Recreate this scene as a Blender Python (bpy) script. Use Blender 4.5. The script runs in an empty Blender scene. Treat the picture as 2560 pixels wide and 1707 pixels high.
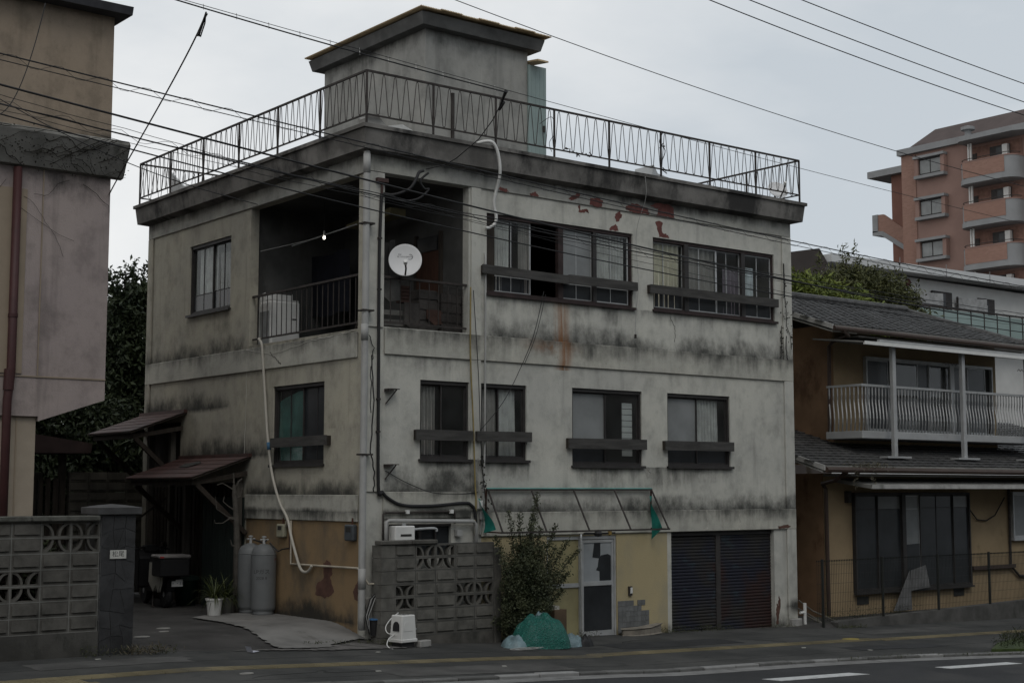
import bpy, math, random
import numpy as np
from mathutils import Vector, Matrix

SC = bpy.context.scene
COL = SC.collection
R = math.radians
rnd = random.Random(11)

# ------------------------------------------------------------------ camera, sky, sun, exposure
cam = bpy.data.cameras.new('camera'); cam_o = bpy.data.objects.new('camera', cam); COL.objects.link(cam_o)
cam.sensor_width = 36.0; cam.lens = 51.11; cam.clip_start = 0.1; cam.clip_end = 2000
cam_o.location = (-12.035, -18.845, 2.037)
cam_o.rotation_euler = (math.pi / 2 + R(5.80), 0.0, -R(38.27))
SC.camera = cam_o
SC.view_settings.view_transform = 'Standard'; SC.view_settings.look = 'None'
SC.view_settings.gamma = 1.0; SC.view_settings.use_curve_mapping = False
SC.view_settings.exposure = 0.0
SUN_EL, SUN_AZ = 52.0, 205.0          # azimuth clockwise from +y
world = bpy.data.worlds.new('World'); SC.world = world; world.use_nodes = True
wn, wl = world.node_tree.nodes, world.node_tree.links
wn.clear()
w_out = wn.new('ShaderNodeOutputWorld'); w_bg = wn.new('ShaderNodeBackground'); w_bg.inputs[1].default_value = 0.1
w_sky = wn.new('ShaderNodeTexSky'); w_sky.sky_type = 'NISHITA'; w_sky.sun_disc = False
w_sky.sun_elevation = R(SUN_EL); w_sky.sun_rotation = R(SUN_AZ); w_sky.air_density = 1.0; w_sky.dust_density = 3.0
w_tc = wn.new('ShaderNodeTexCoord')
w_map = wn.new('ShaderNodeMapping'); w_map.inputs['Scale'].default_value = (1.0, 1.0, 2.6)
w_no = wn.new('ShaderNodeTexNoise'); w_no.inputs['Scale'].default_value = 1.9; w_no.inputs['Detail'].default_value = 6.0; w_no.inputs['Roughness'].default_value = .56; w_no.inputs['Distortion'].default_value = .4
w_cr = wn.new('ShaderNodeValToRGB')
w_cr.color_ramp.elements[0].position = .26; w_cr.color_ramp.elements[0].color = (5.8, 6.3, 6.75, 1)
w_cr.color_ramp.elements[1].position = .70; w_cr.color_ramp.elements[1].color = (9.2, 9.25, 9.2, 1)
w_mx = wn.new('ShaderNodeMix'); w_mx.data_type = 'RGBA'; w_mx.inputs['Factor'].default_value = .94   # overcast deck over the clear sky
wl.new(w_tc.outputs['Generated'], w_map.inputs['Vector']); wl.new(w_map.outputs[0], w_no.inputs['Vector'])
w_dot = wn.new('ShaderNodeVectorMath'); w_dot.operation = 'DOT_PRODUCT'; w_dot.inputs[1].default_value = (-.80, .50, -.25)   # the deck thins towards one side
wl.new(w_tc.outputs['Generated'], w_dot.inputs[0])
w_ma = wn.new('ShaderNodeMath'); w_ma.operation = 'MULTIPLY_ADD'; w_ma.inputs[1].default_value = .42; wl.new(w_dot.outputs['Value'], w_ma.inputs[0]); wl.new(w_no.outputs['Fac'], w_ma.inputs[2])
wl.new(w_ma.outputs[0], w_cr.inputs['Fac'])
wl.new(w_sky.outputs[0], w_mx.inputs['A']); wl.new(w_cr.outputs[0], w_mx.inputs['B'])
wl.new(w_mx.outputs['Result'], w_bg.inputs[0]); wl.new(w_bg.outputs[0], w_out.inputs[0])
sun = bpy.data.lights.new('sun', 'SUN'); sun.energy = 0.6; sun.angle = R(25); sun.color = (1.0, .96, .90)
sun_o = bpy.data.objects.new('sun', sun); COL.objects.link(sun_o)
sd = Vector((math.sin(R(SUN_AZ)) * math.cos(R(SUN_EL)), math.cos(R(SUN_AZ)) * math.cos(R(SUN_EL)), math.sin(R(SUN_EL))))
sun_o.rotation_euler = (-sd).to_track_quat('-Z', 'Y').to_euler()
SC.cycles.max_bounces = 6; SC.cycles.diffuse_bounces = 3; SC.cycles.glossy_bounces = 3; SC.cycles.transparent_max_bounces = 12

# ------------------------------------------------------------------ node expression helper
class X:
    """A socket with arithmetic: every operation adds a Math node."""
    def __init__(s, nt, sock): s.nt, s.s = nt, sock
    def op(s, o, *a, clamp=False):
        n = s.nt.nodes.new('ShaderNodeMath'); n.operation = o; n.use_clamp = clamp
        for i, v in enumerate((s,) + a):
            if isinstance(v, X): s.nt.links.new(v.s, n.inputs[i])
            else: n.inputs[i].default_value = v
        return X(s.nt, n.outputs[0])
    def __add__(s, b): return s.op('ADD', b)
    __radd__ = __add__
    def __sub__(s, b): return s.op('SUBTRACT', b)
    def __rsub__(s, b): return (s * -1.0) + b
    def __mul__(s, b): return s.op('MULTIPLY', b)
    __rmul__ = __mul__
    def __truediv__(s, b): return s.op('DIVIDE', b)
    def abs(s): return s.op('ABSOLUTE')
    def max(s, b): return s.op('MAXIMUM', b)
    def min(s, b): return s.op('MINIMUM', b)
    def gt(s, b): return s.op('GREATER_THAN', b)
    def lt(s, b): return s.op('LESS_THAN', b)
    def sat(s): return s.op('ADD', 0.0, clamp=True)
    def ss(s, a, b):
        n = s.nt.nodes.new('ShaderNodeMapRange'); n.interpolation_type = 'SMOOTHSTEP'
        n.inputs['From Min'].default_value = a; n.inputs['From Max'].default_value = b
        s.nt.links.new(s.s, n.inputs['Value']); return X(s.nt, n.outputs[0])

class NM:
    """Material under construction."""
    def __init__(s, name, rough=.85, metallic=0.0, spec=.3):
        s.m = bpy.data.materials.new(name); s.m.use_nodes = True; s.nt = s.m.node_tree
        s.b = s.nt.nodes['Principled BSDF']
        s.b.inputs['Roughness'].default_value = rough; s.b.inputs['Metallic'].default_value = metallic
        s.b.inputs['Specular IOR Level'].default_value = spec
    def pos(s, world=True):
        if world: n = s.nt.nodes.new('ShaderNodeNewGeometry'); o = n.outputs['Position']
        else: n = s.nt.nodes.new('ShaderNodeTexCoord'); o = n.outputs['Object']
        return o
    def xyz(s, v):
        n = s.nt.nodes.new('ShaderNodeSeparateXYZ'); s.nt.links.new(v, n.inputs[0])
        return [X(s.nt, o) for o in n.outputs]
    def noise(s, v, scale=1.0, sc=(1, 1, 1), detail=4, rough=.55, loc=(0, 0, 0), dist=0.0):
        m = s.nt.nodes.new('ShaderNodeMapping'); m.inputs['Scale'].default_value = [k * scale for k in sc]; m.inputs['Location'].default_value = loc
        n = s.nt.nodes.new('ShaderNodeTexNoise'); n.inputs['Scale'].default_value = 1.0; n.inputs['Detail'].default_value = detail
        n.inputs['Roughness'].default_value = rough; n.inputs['Distortion'].default_value = dist
        s.nt.links.new(v, m.inputs[0]); s.nt.links.new(m.outputs[0], n.inputs['Vector'])
        return X(s.nt, n.outputs['Fac'])
    def rand(s):
        n = s.nt.nodes.new('ShaderNodeObjectInfo'); return X(s.nt, n.outputs['Random'])
    def mix(s, f, a, b):
        n = s.nt.nodes.new('ShaderNodeMix'); n.data_type = 'RGBA'
        for v, k in ((f, 'Factor'), (a, 'A'), (b, 'B')):
            if isinstance(v, X): s.nt.links.new(v.s, n.inputs[k])
            elif k == 'Factor': n.inputs[k].default_value = v
            elif isinstance(v, tuple): n.inputs[k].default_value = (*v[:3], 1)
            else: s.nt.links.new(v, n.inputs[k])
        return n.outputs['Result']
    def color(s, c):
        if isinstance(c, tuple): s.b.inputs['Base Color'].default_value = (*c[:3], 1)
        else: s.nt.links.new(c, s.b.inputs['Base Color'])
    def bump(s, h, strength=.3, dist=.01):
        n = s.nt.nodes.new('ShaderNodeBump'); n.inputs['Strength'].default_value = strength; n.inputs['Distance'].default_value = dist
        s.nt.links.new(h.s, n.inputs['Height']); s.nt.links.new(n.outputs[0], s.b.inputs['Normal'])
    def rough(s, x): s.nt.links.new(x.s, s.b.inputs['Roughness'])

def dim(c, k): return tuple(v * k for v in c)

def cr(pts, n=6):
    """smooth path through the points (Catmull-Rom)"""
    P = [Vector(p) for p in pts]; out = []
    for k in range(len(P) - 1):
        a, b, c, d = P[max(k - 1, 0)], P[k], P[k + 1], P[min(k + 2, len(P) - 1)]
        for t in np.linspace(0, 1, n, endpoint=False):
            t = float(t); out.append(tuple(.5 * ((2 * b) + (c - a) * t + (2 * a - 5 * b + 4 * c - d) * t * t + (3 * b - a - 3 * c + d) * t ** 3)))
    out.append(tuple(P[-1])); return out

def MAT(name, c, rough=.85, var=.25, scale=4.0, bump=.25, bscale=70, bdist=.004, metallic=0.0, spec=.3, dirt=None, dscale=1.6, dthr=.55, rv=0.0, sc=(1, 1, 1), local=False):
    """General aged surface: mottled colour, optional dirt patches, fine relief, per-piece variation."""
    k = NM(name, rough, metallic, spec); p = k.pos(not local)
    n = k.noise(p, scale, sc, 5, .6)
    col = k.mix(n.ss(.3, .7), dim(c, 1 - var), dim(c, 1 + var * .6))
    if dirt:
        d = k.noise(p, dscale, (1, 1, .55), 6, .65, loc=(3, 7, 1))
        col = k.mix(d.ss(dthr, dthr + .18), col, dirt)
    if rv:
        col = k.mix(k.rand() * rv, col, dim(c, .35))
    k.color(col)
    if bump: k.bump(k.noise(p, bscale, (1, 1, 1), 3, .6), bump, bdist)
    return k.m

# ------------------------------------------------------------------ mesh builder
class MB:
    def __init__(s): s.v, s.f = [], []
    def quad(s, *p):
        i = len(s.v); s.v += [tuple(q) for q in p]; s.f.append(tuple(range(i, i + len(p)))); return s
    def box(s, x0, x1, y0, y1, z0, z1, M=None):
        p = [(x, y, z) for z in (z0, z1) for y in (y0, y1) for x in (x0, x1)]
        if M is not None: p = [tuple(M @ Vector(q)) for q in p]
        i = len(s.v); s.v += p
        s.f += [tuple(i + k for k in q) for q in ((0, 2, 3, 1), (4, 5, 7, 6), (0, 1, 5, 4), (2, 6, 7, 3), (0, 4, 6, 2), (1, 3, 7, 5))]; return s
    def bar(s, a, b, w, h=None, up=(0, 0, 1)):
        """rectangular bar from a to b"""
        a, b = Vector(a), Vector(b); h = h or w; d = b - a; L = d.length; d.normalize()
        u = Vector(up)
        if abs(d.dot(u)) > .98: u = Vector((1, 0, 0))
        r = d.cross(u).normalized(); u = r.cross(d)
        M = Matrix((r, d, u)).transposed().to_4x4(); M.translation = a
        return s.box(-w / 2, w / 2, 0, L, -h / 2, h / 2, M)
    def tube(s, pts, r, seg=6, caps=True):
        pts = [Vector(p) for p in pts]; n = len(pts); rr = r if hasattr(r, '__len__') else [r] * n
        i0 = len(s.v); prev = None
        for k, p in enumerate(pts):
            d = (pts[min(k + 1, n - 1)] - pts[max(k - 1, 0)]).normalized()
            if prev is None:
                u = Vector((0, 0, 1)) if abs(d.z) < .9 else Vector((1, 0, 0))
                prev = d.cross(u).normalized()
            a = (prev - d * prev.dot(d))
            a = a.normalized() if a.length > 1e-6 else d.orthogonal().normalized()
            b = d.cross(a); prev = a
            for j in range(seg):
                t = 2 * math.pi * j / seg; s.v.append(tuple(p + (a * math.cos(t) + b * math.sin(t)) * rr[k]))
        for k in range(n - 1):
            for j in range(seg):
                a = i0 + k * seg + j; b = i0 + k * seg + (j + 1) % seg
                s.f.append((a, b, b + seg, a + seg))
        if caps:
            s.f.append(tuple(i0 + j for j in range(seg))[::-1]); s.f.append(tuple(i0 + (n - 1) * seg + j for j in range(seg)))
        return s
    def lathe(s, prof, c=(0, 0, 0), seg=20, M=None):
        i0 = len(s.v)
        for r, z in prof:
            for j in range(seg):
                t = 2 * math.pi * j / seg; q = Vector((c[0] + r * math.cos(t), c[1] + r * math.sin(t), c[2] + z))
                s.v.append(tuple(M @ q) if M is not None else tuple(q))
        for k in range(len(prof) - 1):
            for j in range(seg):
                a = i0 + k * seg + j; b = i0 + k * seg + (j + 1) % seg
                s.f.append((a, b, b + seg, a + seg))
        s.f.append(tuple(i0 + j for j in range(seg))[::-1]); s.f.append(tuple(i0 + (len(prof) - 1) * seg + j for j in range(seg)))
        return s
    def prism(s, poly, fn, d0, d1):
        """polygon (u,v) extruded from depth d0 to d1; fn(u,v,d)->point"""
        n = len(poly); i = len(s.v)
        s.v += [tuple(fn(u, v, d0)) for u, v in poly] + [tuple(fn(u, v, d1)) for u, v in poly]
        s.f.append(tuple(i + k for k in range(n))); s.f.append(tuple(i + n + k for k in range(n))[::-1])
        for k in range(n): s.f.append((i + k, i + (k + 1) % n, i + n + (k + 1) % n, i + n + k))
        return s
    def grid(s, fn, nu, nv):
        i = len(s.v)
        s.v += [tuple(fn(a / nu, b / nv)) for b in range(nv + 1) for a in range(nu + 1)]
        for b in range(nv):
            for a in range(nu):
                k = i + b * (nu + 1) + a; s.f.append((k, k + 1, k + nu + 2, k + nu + 1))
        return s
    def ring(s, rect, prof):
        """closed rectangular moulding: prof = [(outward offset, z)...]"""
        x0, x1, y0, y1 = rect; i = len(s.v)
        for o, z in prof: s.v += [(x0 - o, y0 - o, z), (x1 + o, y0 - o, z), (x1 + o, y1 + o, z), (x0 - o, y1 + o, z)]
        for k in range(len(prof) - 1):
            for j in range(4):
                a = i + 4 * k + j; b = i + 4 * k + (j + 1) % 4; s.f.append((a, b, b + 4, a + 4))
        return s
    def mesh(s, name, mat=None, smooth=False):
        m = bpy.data.meshes.new(name); m.from_pydata(s.v, [], s.f)
        if mat: m.materials.append(mat)
        if smooth: m.polygons.foreach_set('use_smooth', [True] * len(m.polygons))
        m.update(); return m
    def build(s, name, mat, parent=None, smooth=False, bevel=0):
        o = bpy.data.objects.new(name, s.mesh(name, mat, smooth)); COL.objects.link(o)
        if parent: o.parent = parent
        if bevel:
            b = o.modifiers.new('bevel', 'BEVEL'); b.width = bevel; b.segments = 1; b.limit_method = 'ANGLE'
        return o

def tag(o, label, cat, group=None, kind=None):
    o['label'] = label; o['category'] = cat
    if group: o['group'] = group
    if kind: o['kind'] = kind
    return o
def thing(name, label, cat, group=None, loc=(0, 0, 0), rz=0.0):
    o = bpy.data.objects.new(name, None); COL.objects.link(o); o.location = loc; o.rotation_euler = (0, 0, rz); o.empty_display_size = .2
    return tag(o, label, cat, group)
def struct(o, label=None):
    o['kind'] = 'structure'
    if label: o['label'] = label
    return o
def inst(mesh, name, parent, M=None, loc=None):
    o = bpy.data.objects.new(name, mesh); COL.objects.link(o); o.parent = parent
    if M is not None: o.matrix_local = M
    elif loc: o.location = loc
    return o
def box(name, mat, parent, *c, bevel=0): return MB().box(*c).build(name, mat, parent, bevel=bevel)

def PL(plane, at):
    if plane == 'y': return lambda u, z, d: (u, at + d, z)
    return lambda u, z, d: (at + d, u, z)
def wall(name, plane, at, u0, u1, z0, z1, holes, thick, mat, parent):
    fn = PL(plane, at); m = MB()
    us = sorted({u0, u1, *[h[0] for h in holes], *[h[1] for h in holes]}); zs = sorted({z0, z1, *[h[2] for h in holes], *[h[3] for h in holes]})
    us = [u for u in us if u0 <= u <= u1]; zs = [z for z in zs if z0 <= z <= z1]
    sol = {}
    for i in range(len(us) - 1):
        for j in range(len(zs) - 1):
            cu, cz = (us[i] + us[i + 1]) / 2, (zs[j] + zs[j + 1]) / 2
            sol[i, j] = not any(h[0] < cu < h[1] and h[2] < cz < h[3] for h in holes)
    for (i, j), k in sol.items():
        if not k: continue
        a, b, c, d = us[i], us[i + 1], zs[j], zs[j + 1]
        m.quad(fn(a, c, 0), fn(b, c, 0), fn(b, d, 0), fn(a, d, 0)); m.quad(fn(a, c, thick), fn(a, d, thick), fn(b, d, thick), fn(b, c, thick))
        for (di, dj), (p, q) in {(-1, 0): ((a, c), (a, d)), (1, 0): ((b, c), (b, d)), (0, -1): ((a, c), (b, c)), (0, 1): ((a, d), (b, d))}.items():
            if not sol.get((i + di, j + dj), False): m.quad(fn(*p, 0), fn(*q, 0), fn(*q, thick), fn(*p, thick))
    return m.build(name, mat, parent)

def text_mesh(body, size, font_bold=False):
    c = bpy.data.curves.new('lettering', 'FONT'); c.body = body; c.size = size; c.align_x = 'CENTER'; c.align_y = 'CENTER'; c.resolution_u = 3
    o = bpy.data.objects.new('lettering', c); COL.objects.link(o)
    dg = bpy.context.evaluated_depsgraph_get(); me = bpy.data.meshes.new_from_object(o.evaluated_get(dg))
    bpy.data.objects.remove(o); bpy.data.curves.remove(c)
    return me
def lettering(body, size, mat, parent, fn, name='lettering'):
    """flat lettering mesh; fn(x,y)->point places it on its surface"""
    me = text_mesh(body, size)
    co = [fn(v.co.x, v.co.y) for v in me.vertices]
    for v, q in zip(me.vertices, co): v.co = q
    me.materials.clear(); me.materials.append(mat); me.update()
    o = bpy.data.objects.new(name, me); COL.objects.link(o); o.parent = parent; return o

def leaves(name, mat, parent, pts, size, aspect=.45, jitter=.35, nrm=None, seed=1, kind=None):
    """many leaf-sized faces (rhombs, two triangles each) at the given points"""
    rg = np.random.RandomState(seed); P = np.asarray(pts, dtype=np.float64); n = len(P)
    d = rg.normal(size=(n, 3))
    if nrm is not None: d = d * .75 + np.asarray(nrm)
    d /= np.linalg.norm(d, axis=1)[:, None] + 1e-9
    e = np.cross(d, rg.normal(size=(n, 3))); e /= np.linalg.norm(e, axis=1)[:, None] + 1e-9
    s = size * (1 + jitter * rg.uniform(-1, 1, (n, 1)))
    fold = np.cross(d, e) * s * .12
    v = np.stack([P, P + d * s * .5 + e * s * aspect * .5 + fold, P + d * s, P + d * s * .5 - e * s * aspect * .5 + fold], 1).reshape(-1, 3)
    m = bpy.data.meshes.new(name); m.vertices.add(n * 4); m.vertices.foreach_set('co', v.ravel())
    k = np.arange(n) * 4; idx = np.stack([k, k + 1, k + 2, k, k + 2, k + 3], 1).ravel()
    m.loops.add(n * 6); m.loops.foreach_set('vertex_index', idx.astype(np.int32))
    m.polygons.add(n * 2); m.polygons.foreach_set('loop_start', (np.arange(n * 2) * 3).astype(np.int32)); m.polygons.foreach_set('loop_total', np.full(n * 2, 3, np.int32))
    m.materials.append(mat); m.update(); m.validate()
    o = bpy.data.objects.new(name, m); COL.objects.link(o)
    if parent: o.parent = parent
    if kind: o['kind'] = kind
    return o

# ------------------------------------------------------------------ materials
def leaf_mat(name, a, b, scale=1.2, rough=.55):
    k = NM(name, rough, 0, .25); p = k.pos()
    n = k.noise(p, scale, (1, 1, 1), 3, .6); n2 = k.noise(p, 14, (1, 1, 1), 2, .5, loc=(5, 1, 2))
    k.color(k.mix((n * .55 + n2 * .45).ss(.36, .64), a, b)); return k.m

def facade_mat(name, base, warm, ledges, paint, rust=None, seed=0.0):
    """Weathered painted render: mottling, rain streaks, mildew that clings above ledges, painted plinth."""
    k = NM(name, .92, 0, .15); p = k.pos(); x, y, z = k.xyz(p); h = x + y
    big = k.noise(p, .55, (1, 1, 1.2), 5, .6, loc=(seed, 1, 2)); med = k.noise(p, 2.6, (1, 1, .8), 5, .65, loc=(2, seed, 4))
    col = k.mix(big.ss(.35, .68), base, warm)
    col = k.mix(med.ss(.42, .74) * .55, col, dim(base, .50))
    cl = k.noise(p, 1.25, (1, 1, .9), 6, .7, loc=(11, seed, 6)); col = k.mix(cl.ss(.52, .76) * .50, col, dim(base, .38)); col = k.mix(cl.ss(.46, .28) * .35, col, dim(warm, 1.22))
    sp = k.noise(p, 9.0, (1, 1, .8), 5, .75, loc=(seed, 2, 9)); col = k.mix(sp.ss(.56, .74) * .35, col, dim(base, .45))
    st = k.noise(p, 1.0, (4.2, 4.2, .32), 5, .6, loc=(seed, 5, 1))
    col = k.mix(st.ss(.56, .72) * .33, col, dim(base, .42))
    col = k.mix(st.ss(.44, .30) * .22, col, dim(warm, 1.25))
    for (hx0, hx1, z0, z1, c, c2) in paint:
        inside = h.gt(hx0) * h.lt(hx1) * z.gt(z0) * z.lt(z1)
        pc = k.mix(k.noise(p, 1.8, (1, 1, .6), 5, .65, loc=(1, seed, 8)).ss(.42, .68), c, c2)
        col = k.mix(inside, col, pc)
    n = k.noise(p, 1.0, (.85, .85, .9), 5, .62, loc=(7, seed, 3)); fine = k.noise(p, 3.6, (1, 1, .6), 7, .75)
    drip = k.noise(p, 1.0, (4.2, 4.2, .4), 6, .68, loc=(seed, 3, 3), dist=.6); tot = None
    for (hx0, hx1, zl, up, dn, s) in ledges:
        above = (1.0 - (z - zl) / up).sat() * z.gt(zl); below = (1.0 - (zl - z) / dn).sat() * z.lt(zl)
        edge = h.ss(hx0 - .2, hx0 + .25) * h.ss(hx1 + .2, hx1 - .25); m = (above + below) * edge
        if up > .1 and dn > .1 and s >= .95: line = ((1.0 - ((z - zl) / .045).abs()).sat() * edge * fine.ss(.36, .58)); tot = line if tot is None else tot.max(line)
        ma, mb = above * edge, below * edge
        m = (((ma * .85 * s + (n - .5) * 1.9 + (fine - .5) * 1.5).ss(.12, 1.12)) * ma.ss(.0, .5)).max(((mb * .80 * s + (drip - .5) * 1.1 + (n - .5) * 1.9 + (fine - .5) * .9).ss(.12, 1.15)) * mb.ss(.0, .45))
        tot = m if tot is None else tot.max(m)
    if tot is not None: col = k.mix(tot * .93, col, (.030, .031, .029))
    if rust:
        hr, z0, z1, w = rust
        d = (1.0 - ((h - hr + (n - .5) * .25) / w).abs()).sat() * z.gt(z0) * z.lt(z1) * y.lt(.05) * k.noise(p, 1, (11, 11, .5), 4, .6).ss(.30, .55)
        col = k.mix(d * .88, col, (.22, .09, .028))
        e = y.lt(.05) * (1.0 - ((h - hr + .30) / .75).abs()).sat() * (1.0 - ((z - 4.42 + (n - .5) * .3) / .17).abs()).sat() * k.noise(p, 4, (1, 1, 1), 5, .7).ss(.35, .6)
        col = k.mix(e * .8, col, (.20, .085, .03))
    k.color(col)
    k.bump(k.noise(p, 42, (1, 1, 1), 4, .65) + k.noise(p, 7, (1, 1, 1), 2, .5) * .6, .45, .012)
    return k.m

front_m = facade_mat('render_front', (.44, .437, .402), (.515, .508, .455),
    [(2.2, 10, 4.53, .50, .22, .96), (2.2, 10, 1.66, .42, .30, 1.15), (.28, 2.2, 2.0, .60, .30, 1.25), (.28, 2.2, 4.10, .2, .5, .6), (0, 10, 7.3, .05, .30, 1.2), (.28, 2, 4.5, .1, .38, 1.0),
     (4.1, 8.1, 2.42, .02, .60, .85), (.9, 3.3, 2.5, .02, .55, .75), (2.3, 9.5, 5.22, .02, .50, .60), (2.2, 10, -.55, .35, .1, 1.1), (9.5, 10, -.2, .25, .4, 1.3)],
    [(2.2, 6.362, -1, 1.268, (.40, .335, .20), (.34, .30, .20))], rust=(3.93, 4.05, 5.24, .22))
left_m = facade_mat('render_left', (.35, .335, .285), (.42, .395, .32),
    [(.2, 3.9, 4.5, .05, .34, .7), (3.9, 8, 4.47, .40, .12, .95), (.2, 3.85, 1.96, .34, .26, 1.25), (3.8, 8, 7.3, .05, .30, 1.1), (3.0, 7.5, 2.62, .5, .1, 1.1), (4.5, 8, 3.5, .45, .1, 1.1), (0, 3.8, 3.0, .3, .3, .45), (.2, 3.8, 0, .42, .1, 1.3), (4.4, 6.3, 5.2, .02, .5, .35)],
    [(.2, 3.80, -1, 1.54, (.245, .172, .098), (.15, .12, .085))], seed=4.0)
band_m = facade_mat('render_band', (.39, .385, .345), (.46, .45, .395), [(0, 20, 4.54, .1, .42, .95), (0, 20, 1.68, .1, .34, 1.0), (0, 20, 2.0, .05, .22, .8)], [], rust=(3.93, 4.0, 4.6, .2), seed=2.0)
fascia_m = MAT('stained_concrete', (.155, .148, .138), .95, .45, 1.6, .5, 30, .01, dirt=(.034, .033, .032), dscale=1.3, dthr=.46)
tower_m = facade_mat('render_tower', (.27, .27, .255), (.33, .325, .30), [(0, 40, 7.6, 1.2, .1, .95), (0, 40, 10.25, .05, .5, .9)], [], seed=9.0)
conc_m = MAT('concrete', (.30, .295, .28), .92, .3, 2.2, .4, 40, .006, dirt=(.10, .10, .095))
dark_room = MAT('dark_room', (.035, .034, .032), .95, .2, 2, 0)
iron_m = MAT('rusted_iron', (.040, .034, .031), .75, .35, 9, .3, 80, .002)
rust_m = MAT('rust_red_iron', (.075, .030, .022), .8, .4, 8, .3, 80, .002)
dkframe = MAT('dark_window_frame', (.035, .032, .031), .6, .25, 6, .15)
redframe = MAT('red_brown_frame', (.034, .022, .021), .7, .35, 6, .2)
alum_m = MAT('weathered_aluminium', (.42, .43, .43), .45, .15, 5, .1, metallic=.3)
plank_m = MAT('grey_plank', (.058, .056, .053), .9, .35, 2.0, .5, 26, .006, sc=(1, 1, 9), dirt=(.035, .034, .033))
wood_dk = MAT('dark_timber', (.035, .028, .022), .85, .35, 3, .4, 30, .005, sc=(6, 6, 1))
pvc_m = MAT('grey_pvc', (.33, .33, .32), .55, .12, 3, .1, dirt=(.17, .17, .165), dthr=.56)
hose_m = MAT('cream_hose', (.42, .40, .35), .55, .12, 3, .1)
cable_m = MAT('black_cable', (.018, .018, .019), .6, .2, 5, 0)
white_m = MAT('off_white_paint', (.62, .62, .60), .45, .08, 3, .08, dirt=(.36, .35, .33), dthr=.60)
redroof_m = MAT('red_metal_roof', (.064, .033, .029), .6, .3, 3.2, .25, 30, .004, dirt=(.045, .035, .033), dthr=.52)
peel_m = MAT('bare_red_primer', (.135, .052, .045), .9, .25, 9, .4, 50, .004)
green_m = MAT('green_tarp', (.012, .20, .165), .6, .25, 5, .2)
def glass_mat(name, tint, haze=.05):
    m = bpy.data.materials.new(name); m.use_nodes = True; nt = m.node_tree; nt.nodes.clear()
    o = nt.nodes.new('ShaderNodeOutputMaterial'); t = nt.nodes.new('ShaderNodeBsdfTransparent'); t.inputs[0].default_value = (*tint, 1)
    g = nt.nodes.new('ShaderNodeBsdfGlossy'); g.inputs['Roughness'].default_value = .06; g.inputs[0].default_value = (.9, .9, .9, 1)
    d = nt.nodes.new('ShaderNodeBsdfDiffuse'); d.inputs[0].default_value = (.3, .3, .29, 1)
    f = nt.nodes.new('ShaderNodeFresnel'); f.inputs[0].default_value = 1.52
    a = nt.nodes.new('ShaderNodeMixShader'); b = nt.nodes.new('ShaderNodeMixShader')
    tc = nt.nodes.new('ShaderNodeNewGeometry'); no = nt.nodes.new('ShaderNodeTexNoise'); no.inputs['Scale'].default_value = 2.2
    mu = nt.nodes.new('ShaderNodeMath'); mu.operation = 'MULTIPLY'; mu.inputs[1].default_value = haze * 2
    nt.links.new(tc.outputs['Position'], no.inputs['Vector']); nt.links.new(no.outputs['Fac'], mu.inputs[0])
    nt.links.new(mu.outputs[0], a.inputs[0]); nt.links.new(t.outputs[0], a.inputs[1]); nt.links.new(d.outputs[0], a.inputs[2])
    bf = nt.nodes.new('ShaderNodeMath'); bf.operation = 'SUBTRACT'; bf.inputs[0].default_value = 1.0; nt.links.new(tc.outputs['Backfacing'], bf.inputs[1])
    fm_ = nt.nodes.new('ShaderNodeMath'); fm_.operation = 'MULTIPLY'; nt.links.new(f.outputs[0], fm_.inputs[0]); nt.links.new(bf.outputs[0], fm_.inputs[1])
    nt.links.new(fm_.outputs[0], b.inputs[0]); nt.links.new(a.outputs[0], b.inputs[1]); nt.links.new(g.outputs[0], b.inputs[2]); nt.links.new(b.outputs[0], o.inputs[0])
    return m
glass_m = glass_mat('window_glass', (.88, .90, .90), .035)
frost_m = MAT('frosted_glass', (.20, .21, .21), .35, .22, 1.2, .05, spec=.35)
frost_dk = MAT('dark_frosted_glass', (.030, .033, .036), .25, .3, 1.5, .05, spec=.3)
curtain_m = MAT('grey_curtain', (.62, .61, .59), .95, .2, 4, .1)
curtain_y = MAT('beige_curtain', (.66, .61, .48), .95, .15, 4, .1)
curtain_d = MAT('brown_grey_curtain', (.34, .32, .30), .95, .2, 4, .1)

# ------------------------------------------------------------------ ground levels (the street falls to the right)
GX = [-200, -40, -12, -6, -4, .9, 2.2, 5, 9.2, 14, 20, 30, 80, 400]
GZ = [.6, .25, .0, -.07, -.09, -.30, -.375, -.45, -.56, -.68, -.82, -1.0, -1.6, -2.0]
def zp(x): return float(np.interp(x, GX, GZ))
def zs(x, y): return zp(x) + .015 * (max(y, -14.0) + .4)
def yk(x): return -4.10 - (.022 * (x - 4) ** 2 if x > 4 else 0)
def sstep(t): t = min(1, max(0, t)); return t * t * (3 - 2 * t)
def zlot(x, y):
    """private ground behind the property line"""
    if x < .3:
        t = sstep((y + .5) / 1.6); lot = -.03 if x > -3.8 else zp(x)
        return zs(x, min(y, -.4)) * (1 - t) + lot * t
    if x > 9.8: return -.52 + (-.02) * max(0, min(1, (y + .5)))
    return zp(x)

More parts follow.
